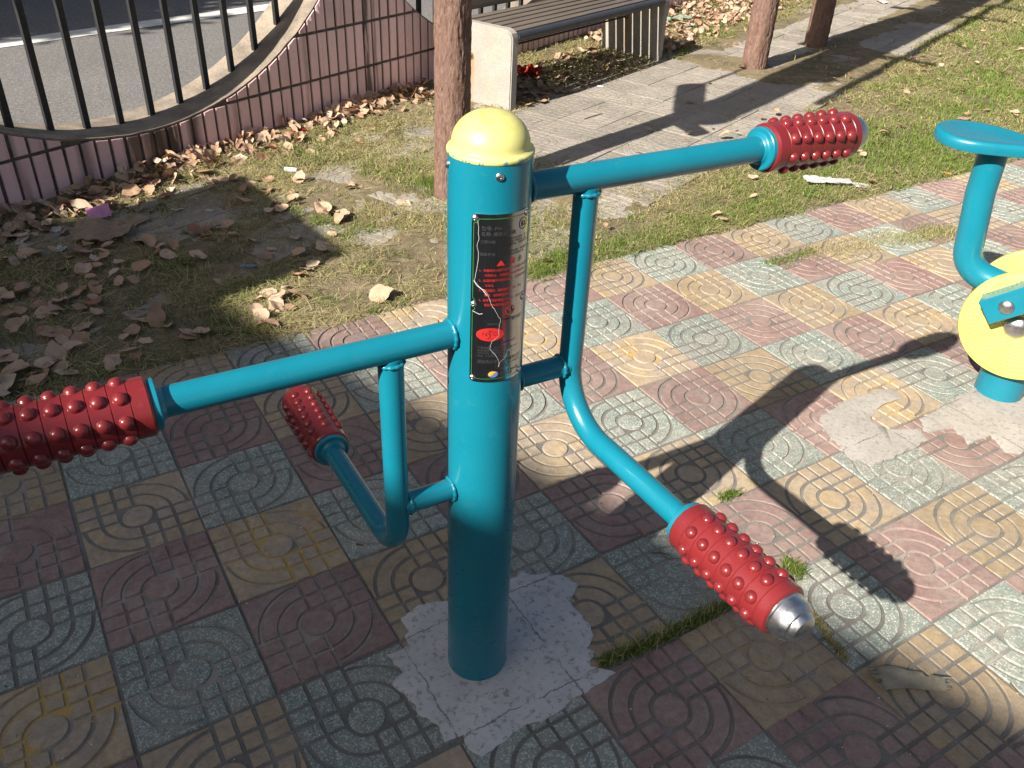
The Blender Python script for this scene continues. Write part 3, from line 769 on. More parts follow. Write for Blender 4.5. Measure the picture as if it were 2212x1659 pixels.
def roller(base, d, spin=0., lab=None):
    q = rotq(d)
    r = obj('roller', roller_me, MAT['red'], mas, base, q)
    if lab: r['label'] = lab
    for k, z in enumerate(gz):
        for a in range(8):
            an = 2 * math.pi * a / 8 + spin + .05 * k
            dd = Vector((math.cos(an), math.sin(an), 0))
            obj('knob', knob_me, MAT['red'], r, (dd.x * (RC - .0012), dd.y * (RC - .0012), z), rotq(dd))
    obj('flange', flange_me, MAT['teal'], mas, base, q)
    obj('weld', weld_me, MAT['teal'], mas, base, q)
    obj('end_cap', cap_me, MAT['steel'], mas, Vector(base) + Vector(d).normalized() * RL_, q)
AR, LR = .0204, .0189
def dirv(az): a = R_(az - 30.5); return Vector((math.cos(a), math.sin(a), 0))
def weld(p, d, r):
    pts = []
    bm = bmesh.new()
    q = rotq(d); n = 40; path = [Vector(p) + q @ Vector((r * math.cos(2 * math.pi * i / n), r * math.sin(2 * math.pi * i / n), 0)) for i in range(n)]
    rings = []
    for i in range(n):
        rad = (path[i] - Vector(p)).normalized(); ax = Vector(d).normalized(); k = .0032 * (1 + .25 * math.sin(i * 2.1))
        rings.append([bm.verts.new(path[i] + (rad * math.cos(t) + ax * math.sin(t)) * k) for t in [2 * math.pi * j / 8 for j in range(8)]])
    for i in range(n):
        A, B = rings[i], rings[(i + 1) % n]
        for j in range(8): bm.faces.new((A[j], A[(j + 1) % 8], B[(j + 1) % 8], B[j]))
    obj('weld', fin(bm, True, 180), MAT['teal'], mas)
def arm_set(az_top, z_top, s_fl, z_strut, az_low, z_low, s_low, js, rb, labs):
    d = dirv(az_top); e = dirv(az_low)
    obj('upper_arm', tube([d * (PR - .012) + Vector((0, 0, z_top)), d * (s_fl - .004) + Vector((0, 0, z_top))], AR, 28), MAT['teal'], mas)
    roller(d * s_fl + Vector((0, 0, z_top)), d, .2, labs[0])
    J = d * js
    a, b, c = J + Vector((0, 0, z_top - AR * .6)), J + Vector((0, 0, z_low)), J + e * (s_low - .004) + Vector((0, 0, z_low))
    obj('lower_arm', tube([a] + fillet(a, b, c, rb, 16) + [c], LR, 28, 60), MAT['teal'], mas)
    obj('strut', tube([d * (PR - .012) + Vector((0, 0, z_strut)), J - d * (LR * .5) + Vector((0, 0, z_strut))], LR * .95, 24), MAT['teal'], mas)
    roller(J + e * s_low + Vector((0, 0, z_low)), e, .1, labs[1])
    weld(d * (PR + .0012) + Vector((0, 0, z_top)), d, AR + .0005); weld(d * (PR + .0012) + Vector((0, 0, z_strut)), d, LR)
    weld(J - d * (LR + .001) + Vector((0, 0, z_strut)), d, LR * .95); weld(J + Vector((0, 0, z_top - AR - .001)), (0, 0, 1), LR)
arm_set(30.5, .960, .490, .645, -57, .546, .312, .158, .10, (None, None))
arm_set(210.5, .754, .470, .459, 122, .352, .318, .152, .075, (None, None))

# cement patches
def patch(name, pix, z, seed=1, amp=.007, mat='cement'):
    P = [gnd(*q) for q in pix]; out = []
    for a, b in zip(P, P[1:] + P[:1]):
        m_ = max(2, int((b - a).length / .006))
        for k in range(m_): out.append(a.lerp(b, k / m_))
    c = sum(out, Vector()) / len(out)
    res = []
    for i, p in enumerate(out):
        nz = mnoise.noise(Vector((p.x * 28, p.y * 28, seed))) + .6 * mnoise.noise(Vector((p.x * 75, p.y * 75, seed + 4)))
        res.append(p + (p - c).normalized() * nz * amp)
    bm = bmesh.new()
    lo = [bm.verts.new((p.x, p.y, -.004)) for p in res]
    mid = [bm.verts.new((p.x, p.y, z * .35)) for p in res]
    hi = [bm.verts.new((p.x + (c - p).normalized().x * .008, p.y + (c - p).normalized().y * .008, z)) for p in res]
    n = len(res)
    for A, B in ((lo, mid), (mid, hi)):
        for k in range(n): bm.faces.new((A[k], A[(k + 1) % n], B[(k + 1) % n], B[k]))
    f = bm.faces.new(hi)
    bmesh.ops.triangulate(bm, faces=[f])
    return obj(name, fin(bm, True, 50), MAT[mat])
pt = patch('cement_patch', [(868, 1335), (905, 1308), (965, 1298), (1070, 1262), (1130, 1238), (1215, 1243), (1250, 1262), (1228, 1300), (1262, 1338), (1285, 1372), (1270, 1400), (1290, 1408), (1268, 1440), (1325, 1452), (1300, 1480), (1255, 1500), (1195, 1545), (1128, 1572), (1092, 1600), (1040, 1632), (1010, 1618), (1000, 1590), (962, 1602), (948, 1570), (905, 1545), (880, 1500), (848, 1478), (872, 1452), (842, 1415), (882, 1395)], .0035, seed=2, amp=.008)
tag(pt, 'ragged pale cement patch around the foot of the massager post', 'cement patch')
pt = patch('cement_patch', [(1985, 905), (2050, 872), (2100, 838), (2180, 820), (2280, 840), (2330, 900), (2260, 985), (2170, 975), (2140, 940), (2095, 958), (2060, 925), (2005, 935)], .0035, seed=5, amp=.014, mat='cement2')
tag(pt, 'sunlit cement patch around the foot of the exercise bike', 'cement patch')
pt = patch('cement_patch', [(1765, 905), (1815, 872), (1870, 850), (1925, 838), (1950, 858), (1890, 880), (1880, 910), (1925, 930), (1990, 928), (2000, 960), (1935, 985), (1885, 1010), (1830, 985), (1800, 955)], .0015, seed=8, amp=.016, mat='cement2')
tag(pt, 'thin cement smear on the tiles left of the exercise bike', 'cement patch')

# ------------------------------------------------------------------ exercise bike at the right edge
BAZ = R_(-33); BG = gnd(2155, 845)
bike = thing('exercise_bike', 'teal exercise bike with yellow dotted wheel disc and teal saddle at the right edge', 'exercise bike', (BG.x, BG.y, 0), BAZ)
obj('base_post', lathe([(.066, -.02), (.066, .335), (.060, .342), (0, .342)], 48), MAT['teal'], bike)
st = [(-.236, 0, .690), (-.232, 0, .57), (-.222, 0, .48)] 
cur = [Vector(p) for p in st]; c1 = fillet((-.222, 0, .50), (-.205, 0, .345), (-.03, 0, .315), .085, 12)
obj('seat_tube', tube(cur[:2] + c1 + [Vector((-.03, 0, .315))], .0385, 32, 60), MAT['teal'], bike)
obj('seat_socket', lathe([(.030, 0), (.031, .03), (.031, .05)], 24), MAT['black'], bike, (-.237, 0, .664))
def saddle():
    bm = bmesh.new(); N = 48
    def outl(t):     # pear outline, wide rear at -x, nose at +x
        x = math.cos(t); y = math.sin(t)
        wv = .128 - .062 * (x * .5 + .5) ** 1.1
        return (-.06 + .0 + (.175 if x > 0 else .135) * x + .0, wv * y * (1 if x < 0 else (1 - .25 * x)))
    rings = []
    for sc_, z in ((.0, -.004), (.35, -.004), (.65, -.001), (.82, .003), (.92, .0045), (.97, .002), (1., -.006), (1., -.022), (.985, -.026), (.965, -.022), (.95, -.012), (.6, -.014), (.0, -.014)):
        if sc_ == 0: rings.append([bm.verts.new((-.05, 0, z))]); continue
        rg = []
        for i in range(N):
            t = 2 * math.pi * i / N; x, y = outl(t); px = -.05 + (x + .05) * sc_
            rg.append(bm.verts.new((px, y * sc_, z + .016 * max(0, -px - .12) * 3 - .10 * max(0, px - .02) ** 1.5)))
        rings.append(rg)
    for A, B in zip(rings, rings[1:]):
        for i in range(N):
            j = (i + 1) % N
            if len(A) == 1: bm.faces.new((A[0], B[i], B[j]))
            elif len(B) == 1: bm.faces.new((A[i], A[j], B[0]))
            else: bm.faces.new((A[i], A[j], B[j], B[i]))
    return fin(bm, True, 60)
obj('saddle', saddle(), MAT['teal'], bike, (-.200, 0, .722))
nyd = -.095
DR = .161
dp = [(0, -.014), (DR - .006, -.014), (DR, -.010), (DR + .001, .0), (DR - .002, .007), (DR - .010, .010), (.10, .0115), (0, .012)]
disc = obj('wheel_disc', lathe(dp, 96, 30), MAT['yellow'], bike, (-.008, nyd, .262), rotq((0, -1, 0)))
dm = lathe([(.0042, 0), (.0036, .0013), (.0018, .0021), (0, .0023)], 8, 80); k = 0
bmd = bmesh.new()
for rr in np.arange(.030, DR - .012, .0125):
    nn = int(2 * math.pi * rr / .0125)
    for i in range(nn):
        a = 2 * math.pi * i / nn + rr * 60
        bmd.from_mesh(dm); bmd.verts.ensure_lookup_table()
        bmesh.ops.translate(bmd, verts=bmd.verts[-len(dm.vertices):], vec=(rr * math.cos(a), rr * math.sin(a), .0105 + .001 * (1 - rr / DR)))
obj('disc_dimples', fin(bmd, True, 80), MAT['yellow'], disc)['kind'] = 'stuff'
rim2 = obj('wheel_disc', lathe(dp, 96, 30), MAT['yellow'], bike, (-.008, .095, .262), rotq((0, 1, 0)))
bolt_me = lathe([(.033, 0), (.033, .004), (.029, .010), (.018, .016), (.008, .0185), (0, .019)], 32, 60)
obj('hub_cap', bolt_me, MAT['steel'], bike, (-.022, nyd - .010, .262), rotq((0, -1, 0)))
def crank(y, sgn):
    # box-section crank arm running from the hub up to the right
    a, b = Vector((-.075, y, .330)), Vector((.10, y, .475))
    d = (b - a).normalized(); L = (b - a).length; nrm = Vector((-d.z, 0, d.x))
    bm = bmesh.new(); box_into(bm, -.045, L, -.030, .030, -.036, .036, .003)
    o = obj('crank_arm', fin(bm, True, 30), MAT['teal'], bike, a, Matrix((d, Vector((0, 1, 0)), nrm)).transposed().to_quaternion())
    obj('crank_bolt', lathe([(.021, 0), (.021, .004), (.018, .009), (.010, .013), (0, .014)], 28, 60), MAT['steel'], bike, a + Vector((.012, -.026 * sgn, .006)), rotq((0, -sgn, 0)))
    p = b; obj('pedal', box(-.05, .05, -.04, .04, -.012, .012, .006, 2), MAT['black'], bike, p + Vector((0, -.07 * sgn, 0)))
crank(nyd - .042, 1)
fr2 = fillet((.03, 0, .315), (.30, 0, .30), (.42, 0, .95), .16, 10)
obj('handlebar_post', tube([Vector((.03, 0, .315))] + fr2 + [Vector((.42, 0, .95))], .03, 24, 60), MAT['teal'], bike)
obj('handlebar', tube([(.42, -.25, .95), (.42, .25, .95)], .016, 20), MAT['teal'], bike)

# ------------------------------------------------------------------ bench
BB = gnd(1108, 238); BAZ2 = R_(54.4)
bench = thing('park_bench', 'bench of dark timber slats between two pale concrete slab ends by the tiled wall', 'bench', (BB.x, BB.y, 0), BAZ2)
BL, BD, BH = 1.70, .47, .425
def slab_end():
    # profile in (y depth towards wall, z): front top corner rounded
    pr = [(0, -.03), (0, BH - .045), (.012, BH - .018), (.035, BH - .004), (.06, BH), (BD - .03, BH + .004), (BD, BH - .02), (BD, -.03)]
    bm = bmesh.new(); h = .03
    A = [bm.verts.new((-h, y, z)) for y, z in pr]; B = [bm.verts.new((h, y, z)) for y, z in pr]
    n = len(pr); es = []
    for i in range(n): bm.faces.new((A[i], A[(i + 1) % n], B[(i + 1) % n], B[i]))
    bm.faces.new(A[::-1]); bm.faces.new(B)
    bmesh.ops.bevel(bm, geom=[e for e in bm.edges if abs(e.verts[0].co.x - e.verts[1].co.x) < 1e-6], offset=.006, segments=2, affect='EDGES')
    return fin(bm, True, 30)
se = slab_end()
obj('slab_end', se, MAT['slab'], bench, (0, 0, 0)); obj('slab_end', se, MAT['slab'], bench, (BL, 0, 0))
for xx, sg in ((0, -1), (BL, -1)):
    obj('bolt_recess', lathe([(.019, 0), (.019, .003), (.012, .004), (.011, .001), (0, .001)], 24), MAT['rust'], bench, (xx - .03, .285, .25), rotq((sg, 0, 0)))
    obj('bolt', lathe([(.009, 0), (.009, .006), (.007, .008), (0, .008)], 6), MAT['steel'], bench, (xx - .031, .285, .25), rotq((sg, 0, 0)))
obj('front_pipe', tube([(.031, .022, BH - .045), (BL - .031, .022, BH - .045)], .026, 28), MAT['pipe'], bench)
for k in range(6):
    y0 = .058 + k * .0675
    obj('seat_slat', box(.032, BL - .032, -.0285, .0285, -.014, .014, .005, 2), MAT['slat'], bench, (0, y0 + .0285, BH - .036 + .002 * k))
obj('cross_bracket', box(-.02, .02, .06, .44, 0, .02, .002), MAT['black'], bench, (BL * .5, 0, BH - .073))
obj('tie_rod', tube([(.03, .285, .25), (BL - .03, .285, .25)], .006, 12), MAT['black'], bench)
for k in range(3):
    obj('back_slat', box(.0, BL, -.012, .012, -.045, .045, .005, 2), MAT['slat'], bench, (0, BD + .03 + .02 * k, BH + .052 + .125 * k), (-.16, 0, 0))
for xx in (.16, BL - .16):
    obj('back_bracket', box(-.02, .02, -.008, .008, -.32, .35, .002), MAT['black'], bench, (xx, BD + .042 + .03, BH + .10), (-.16, 0, 0))

# ------------------------------------------------------------------ faux-timber pergola posts and beams
def post_mesh(h, r, seed, seg=80, bend=.0):
    nz = int(h / (.0125 if seg > 40 else .05)); V, F = [], []
    for k in range(nz + 1):
        z = -.05 + (h + .05) * k / nz
        for i in range(seg):
            t = 2 * math.pi * i / seg; cx, cy = math.cos(t), math.sin(t)
            a = mnoise.noise(Vector((cx * 2.6, cy * 2.6, z * 2.0 + seed * 9)))
            wx = .5 * mnoise.noise(Vector((cx * 3, cy * 3, z * 9 + seed))); rid = abs(mnoise.noise(Vector((cx * 6.5 + wx, cy * 6.5 - wx, z * 7 + seed * 5)))) * (1 - .5 * max(0, mnoise.noise(Vector((cx * 4, cy * 4, z * 26 + seed)))))
            fine = mnoise.noise(Vector((cx * 16, cy * 16, z * 40 + seed)))
            rr = r * (1 - .08 * z / h) * (1 + .05 * a + .50 * (min(rid, .14) - .09) + .05 * fine)
            V.append((cx * rr + bend * math.sin(z * 1.7), cy * rr, z))
    for k in range(nz):
        for i in range(seg):
            j = (i + 1) % seg; F.append((k * seg + i, k * seg + j, (k + 1) * seg + j, (k + 1) * seg + i))
    bm = bmesh.new(); vs = [bm.verts.new(v) for v in V]
    for f in F: bm.faces.new([vs[i] for i in f])
    bm.faces.new(vs[-seg:])
    return fin(bm, True, 60)
PA, PB, PC = gnd(977, 422), gnd(1628, 146), gnd(1760, 99)
perg = thing('pergola', 'rustic pergola of brown faux-bark concrete posts beside the bench path', 'pergola', (PA.x, PA.y, 0), 0)
PH = 2.15
for P, r, sd in ((PA, .074, 1), (PB, .082, 2), (PC, .082, 3), (PC + PD * 3.2, .08, 4)):
    obj('post', post_mesh(PH, r, sd), MAT['bark'], perg, (P.x - PA.x, P.y - PA.y, 0), (0, 0, sd * 1.3))
def beam(a, b, r, seed):
    a, b = Vector(a), Vector(b); d = b - a
    o = obj('beam', post_mesh(d.length, r, seed, 16), MAT['bark'], perg, a - Vector((PA.x, PA.y, 0)), rotq(d))
A0 = Vector((PA.x, PA.y, 0)); Q = (PC - PA).normalized(); Q.z = 0; QN = Vector((Q.y, -Q.x, 0))
beam(A0 - Q * 1.15 + Vector((0, 0, PH + .05)), A0 + Q * 8.4 + Vector((0, 0, PH + .05)), .14, 6)
beam(A0 - Q * .55 + QN * .36 + Vector((0, 0, PH + .16)), A0 + Q * 8.4 + QN * .36 + Vector((0, 0, PH + .16)), .035, 7)
beam(A0 + Q * .2 + QN * .14 + Vector((0, 0, PH + .05)), A0 + Q * 5.2 + QN * .14 + Vector((0, 0, PH + .05)), .10, 8)  # extra unseen beam, added to thicken the shadow band
for k, t in enumerate((1.0, 3.3, 4.1, 5.6, 7.2)):
    beam(A0 + Q * t - QN * .35 + Vector((0, 0, PH + .16)), A0 + Q * t + QN * .62 + Vector((0, 0, PH + .16)), .042, 10 + k)
beam(A0 - QN * .30 + Vector((0, 0, 1.70)), A0 + QN * .05 + Vector((0, 0, 1.26)), .075, 31)  # unseen slanted stub, added to cast the block-shaped shadow
beam(A0 + QN * .02 + Vector((0, 0, 1.22)), A0 + QN * .26 + Vector((0, 0, 1.12)), .045, 32)  # unseen stub added for the hook at the end of that shadow
obj('shadow_rod', tube([(-QN.x * .30, -QN.y * .30, 1.70), (-QN.x * .34, -QN.y * .34, PH + .1)], .012, 8), MAT['black'], perg)  # unseen rod added to cast the thin shadow line
#@@LATER
# ------------------------------------------------------------------ things outside the frame that shade it
SH = 1 / math.tan(SUN_EL)
SD = Vector((math.cos(SUN_AZ), math.sin(SUN_AZ), 0))
def above(p, z): q = Vector((p[0], p[1], 0)) - SD * (SH * z); q.z = z; return q
HB = 5.2
e0, e1 = above((-.949, 2.495), HB), above((.98, 1.055), HB)
ed = (e1 - e0); ed.z = 0; ed.normalize(); en = Vector((-ed.y, ed.x, 0))     # en points towards the scene
if en.dot(SD) < 0: en = -en
org = e0 - ed * 1.4
bld = thing('shade_house', 'two-storey rendered house with flat eaves added unseen behind the camera to shade the foreground', 'shade_house', (org.x, org.y, 0), math.atan2(ed.y, ed.x))  # unseen building added so its roof edge casts the broad foreground shade
LB, DB = 11., 7.
sg = 1 if Vector((-math.sin(bld.rotation_euler.z), math.cos(bld.rotation_euler.z), 0)).dot(en) > 0 else -1
def yy(v): return v * sg
def bx(x0, x1, y0, y1, z0, z1, b=.01): return box(x0, x1, min(yy(y0), yy(y1)), max(yy(y0), yy(y1)), z0, z1, b)
obj('wall', bx(.3, LB, -DB, -.35, -.15, HB - .18), MAT['plaster'], bld)
obj('roof', bx(0, LB + .3, -DB - .3, 0, HB - .18, HB, .01), MAT['roof'], bld)
for k in range(4):
    for z in (.95, 3.3):
        x0 = 1.1 + k * 2.6
        if k == 1 and z < 1:
            d_ = obj('door', bx(x0, x0 + .95, -.36, -.30, -.1, 2.05), MAT['slat'], bld); obj('handle', bx(x0 + .83, x0 + .86, -.31, -.25, .95, 1.1), MAT['steel'], d_); continue
        w_ = obj('window', bx(x0, x0 + 1.3, -.36, -.32, z, z + 1.25), MAT['trim'], bld)
        for q in (0, 1): obj('pane', bx(x0 + .06 + q * .61, x0 + .63 + q * .61, -.35, -.315, z + .06, z + 1.19), MAT['glass'], w_)
        obj('sill', bx(x0 - .05, x0 + 1.35, -.36, -.24, z - .08, z - .01), MAT['trim'], w_)
t0, t1 = above((-1.24, 3.626), 2.0), above((-.635, 2.881), 2.0)
nbd = t1 - t0; nl = nbd.length
nb = thing('shade_board', 'notice board on two posts added unseen left of the camera to cast the notched shade', 'notice board', (t0.x, t0.y, 0), math.atan2(nbd.y, nbd.x))  # unseen board added and sized to cast the notched shade on the grass
obj('board', box(0, nl, -.02, .02, .85, 2.0, .004), MAT['trim'], nb)
obj('frame', box(-.004, nl + .004, -.028, -.021, .85, .90, .002), MAT['steel'], nb)
for xx in (.03, nl - .03): obj('leg', box(xx - .03, xx + .03, .021, .07, -.1, 1.9, .004), MAT['steel'], nb)
def tree(loc, h, rad, seed, label, nl=9000, squash=.75):
    r = np.random.default_rng(seed)
    t = thing('street_tree', label, 'tree', loc, 0, 'street trees across the road')
    bm = bmesh.new(); pts = [Vector((.12 * math.sin(k * 1.1 + seed), .12 * math.cos(k * .8 + seed), h * .62 * k / 6)) for k in range(7)]; pts[0] = Vector((0, 0, -.1))
    tube_into(bm, pts, [.17 - .016 * k for k in range(7)], 12)
    for q in range(9):
        a = q * 2.4; s = pts[3 + q % 4]; e = Vector((math.cos(a) * rad * .7, math.sin(a) * rad * .7, h * (.62 + .06 * (q % 5))))
        tube_into(bm, [s, s.lerp(e, .5) + Vector((0, 0, .15)), e], [.06, .04, .012], 8)
    obj('trunk', fin(bm, True, 60), MAT['treebark'], t)
    ncl = 75; cl = r.normal(size=(ncl, 3)); cl /= np.linalg.norm(cl, axis=1)[:, None]; cl *= (r.random(ncl) ** .45)[:, None] * rad; cl[:, 2] *= squash; cl[:, 2] += h * .75
    c = cl[r.integers(0, ncl, nl)] + r.normal(size=(nl, 3)) * rad * .13
    d1 = r.normal(size=(nl, 3)); d1 /= np.linalg.norm(d1, axis=1)[:, None]; d2 = np.cross(d1, r.normal(size=(nl, 3))); d2 /= np.linalg.norm(d2, axis=1)[:, None]
    L = r.uniform(.09, .16, nl)[:, None]
    V = np.stack([c - d1 * L, c + d2 * L * .5, c + d1 * L, c - d2 * L * .5], 1).reshape(-1, 3)
    F = np.arange(nl * 4).reshape(-1, 4)
    obj('crown', fast_mesh('crown', V, F), MAT['foliage'], t)
for k, (sx, sy, h, rad) in enumerate(((-5.0, 7.9, 5.5, 1.9), (-3.4, 10.4, 5.8, 2.0), (-6.9, 9.4, 6.0, 2.2), (-1.2, 13.2, 5.6, 2.1))):
    p = above((sx, sy), h * .75)
    tree((p.x, p.y, -.12), h, rad, 40 + k, ['leafy street tree across the road, nearest the camera', 'second leafy street tree across the road', 'broad leafy street tree set back from the road edge', 'farthest leafy street tree across the road'][k])

# ------------------------------------------------------------------ litter on the ground
def surf(x, y): 
    a, b = gcoord(x, y)
    if b > -2: return .001
    return max(float(soil_h(np.array(x), np.array(y))), -.002)
def crumple(name, pix, size, mat, label, cat, seed, asp=1., lift=.006, n=10, amp=.25, rz=None, outline=None, thick=.0012):
    r = random.Random(seed); p = gnd(*pix); bm = bmesh.new(); V = []
    for i in range(n + 1):
        for j in range(n + 1):
            u, v = i / n - .5, j / n - .5
            if outline: 
                an = math.atan2(v, u); k = outline(an) * max(abs(u), abs(v)); u, v = k * math.cos(an), k * math.sin(an)
            x, y = u * size * (1 + .12 * mnoise.noise(Vector((u * 4, v * 4, seed)))), v * size * asp * (1 + .15 * mnoise.noise(Vector((u * 4, v * 4, seed + 3))))
            z = amp * size * (mnoise.noise(Vector((u * 3.1, v * 3.1, seed * 1.7))) * .5 + .5 * abs(mnoise.noise(Vector((u * 6, v * 6, seed + 8)))))
            V.append(bm.verts.new((x, y, z)))
    zmin = min(v.co.z for v in V)
    for v in V: v.co.z += lift - zmin
    for i in range(n):
        for j in range(n): bm.faces.new((V[i * (n + 1) + j], V[(i + 1) * (n + 1) + j], V[(i + 1) * (n + 1) + j + 1], V[i * (n + 1) + j + 1]))
    bmesh.ops.solidify(bm, geom=bm.faces[:], thickness=thick)
    o = obj(name, fin(bm, True, 50), MAT[mat], None, (p.x, p.y, surf(p.x, p.y)), (0, 0, r.uniform(0, 6.28) if rz is None else rz))
    return tag(o, label, cat)
crumple('paper_strip', (1785, 403), .22, 'paper', 'long white strip of folded paper on the grass by the paving', 'paper', 1, .30, .022, 14, .10, R_(2))
crumple('paper_strip', (1836, 404), .16, 'paper', 'short white paper end beside the long paper strip', 'paper', 21, .30, .008, 10, .08, R_(-14))
crumple('tissue', (1848, 298), .10, 'paper', 'crumpled white tissue on the lawn behind the upper right roller', 'tissue', 2, .5)
crumple('tissue', (1905, 6), .14, 'paper', 'crumpled white tissue on the footpath at the top edge of the photo', 'tissue', 3, .6)
crumple('pink_paper', (218, 468), .085, 'pink', 'bright pink paper scrap by the pink wall', 'paper', 4, .75, .03, 6, .10, .5)
crumple('card_sheet', (222, 512), .235, 'card', 'large torn sheet of brown card lying among the leaves', 'card', 5, .80, .012, 16, .22, .3, lambda a: 1 + .10 * math.sin(3 * a + 1) + .06 * math.sin(7 * a))
crumple('card_scrap', (298, 482), .085, 'card', 'small torn brown card scrap right of the large card sheet', 'card', 55, .8, .012, 8, .12, 1.1)
crumple('tissue', (124, 498), .05, 'paper', 'small white tissue scrap left of the brown card sheet', 'tissue', 6, .7)
crumple('tissue', (42, 527), .035, 'paper', 'tiny white tissue scrap at the left edge by the wall', 'tissue', 7, .8)
crumple('tissue', (130, 542), .05, 'paper', 'crumpled white tissue below the left end of the card sheet', 'tissue', 8, .8)
crumple('paper_scrap', (452, 455), .03, 'paper', 'tiny white paper scrap on the shaded grey slab', 'paper', 9, .7, .004, 6, .05)
crumple('wrapper', (537, 581), .055, 'bluewrap', 'blue and white wrapper on the shaded grass', 'wrapper', 10, .4, .010, 8, .10, .1)
crumple('red_wrapper', (648, 297), .075, 'redplas', 'red plastic wrapper in the leaves along the wall', 'wrapper', 11, .45, .02, 8, .15, .4)
crumple('plastic_bag', (1140, 168), .16, 'redplas', 'crumpled red plastic bag under the bench beside the near slab', 'bag', 12, .8, .01, 16, .5)
crumple('plastic_bag', (1462, 52), .26, 'grnplas', 'pale green plastic bag on the leaf pile beyond the bench', 'bag', 13, .35, .03, 12, .12, R_(35))
crumple('tissue', (1487, 66), .09, 'paper', 'white paper scrap on the leaf pile beyond the bench', 'tissue', 14, .4, .03)
crumple('tissue', (1377, 130), .04, 'paper', 'small white scrap in the shade under the bench', 'tissue', 15, .9)
tag(obj('lighter', lathe([(.011, 0), (.011, .016), (.0112, .018), (.0112, .07), (.0095, .074), (0, .074)], 20), MAT['paper'], None, gnd(607, 372) + Vector((0, 0, .014)), Vector((0, 0, 1)).rotation_difference(Vector((1, -.05, 0)))), 'small white tube with a dark cap on the dry grass by the path', 'tube')
lt = bpy.data.objects['lighter']; lt.name = 'small_tube'
obj('cap', lathe([(.0115, -.001), (.0118, .002), (.0118, .017), (.0115, .018)], 20), MAT['black'], lt)
def stick(name, a, b, r, mat, label, cat, z=.004, group=None):
    A, B = gnd(*a), gnd(*b); A.z = surf(A.x, A.y) + z; B.z = surf(B.x, B.y) + z
    md = A.lerp(B, .5) + Vector((random.uniform(-1, 1), random.uniform(-1, 1), .3)) * (B - A).length * .08
    return tag(obj(name, tube([A, A.lerp(md, .6), md, B], [r, r, r * .9, r * .7], 8), MAT[mat]), label, cat, group)
stick('cigarette_end', (2036, 375), (2056, 379), .004, 'orange', 'orange cigarette end on the edge of the paving', 'cigarette end')
stick('cigarette_end', (1290, 187), (1303, 188), .004, 'paper', 'white cigarette end on the footpath behind the dome cap', 'cigarette end')
stick('twig', (1262, 258), (1300, 246), .003, 'twig', 'short dark twig on the grey footpath', 'twig')
stick('twig', (2180, 1480), (2196, 1500), .0015, 'twig', 'thin twig on the shaded tiles at the right edge', 'twig')
stick('twig', (1405, 1197), (1448, 1203), .0016, 'twig', 'thin brown twig on the shaded green tile behind the grass joint', 'twig')
stick('twig', (770, 1178), (786, 1181), .0022, 'twig', 'small dark chip on the shaded yellow tile left of the post', 'twig')
stick('twig', (1155, 548), (1190, 528), .0012, 'twig', 'pale straw on the grass right of the plate', 'straw')
# curled piece of bark, bottom right
def bark_piece():
    bm = bmesh.new(); L, n, m_ = .150, 40, 16; rows = []
    for i in range(n + 1):
        t = i / n; row = []
        for j in range(m_ + 1):
            v = j / m_; a = R_(12 + 150 * v); wv = mnoise.noise(Vector((t * 5, v * 2, 2)))
            rad = .030 * (1 - .38 * t) * (1 + .16 * wv + .05 * mnoise.noise(Vector((t * 22, v * 9, 4))))
            end = .016 * mnoise.noise(Vector((j * .9, 3 if i > n / 2 else 8, 7))) * (abs(t - .5) * 2) ** 3
            row.append(bm.verts.new(((t - .5) * L + end * 1.6, math.cos(a) * rad + .006 * math.sin(t * 5), math.sin(a) * rad * .55 - .004 + .002 * wv)))
        rows.append(row)
    for i, (A, B) in enumerate(zip(rows, rows[1:])):
        for j in range(m_):
            t, v = i / n, j / m_
            if t > .72 and v < .30 + .25 * mnoise.noise(Vector((t * 9, 1, 1))): continue
            if t < .10 and mnoise.noise(Vector((v * 7, t * 5, 5))) > .12: continue
            if t > .93 and mnoise.noise(Vector((v * 8, t * 5, 9))) > .0: continue
            bm.faces.new((A[j], A[j + 1], B[j + 1], B[j]))
    bmesh.ops.solidify(bm, geom=bm.faces[:], thickness=.0022)
    for v in [v for v in bm.verts if not v.link_faces]: bm.verts.remove(v)
    return fin(bm, True, 50)
p = gnd(1962, 1472)
tag(obj('bark_piece', bark_piece(), MAT['barkpc'], None, (p.x, p.y, .004), (0, 0, R_(3))), 'curled grey strip of bark on the tiles at the bottom right', 'bark')

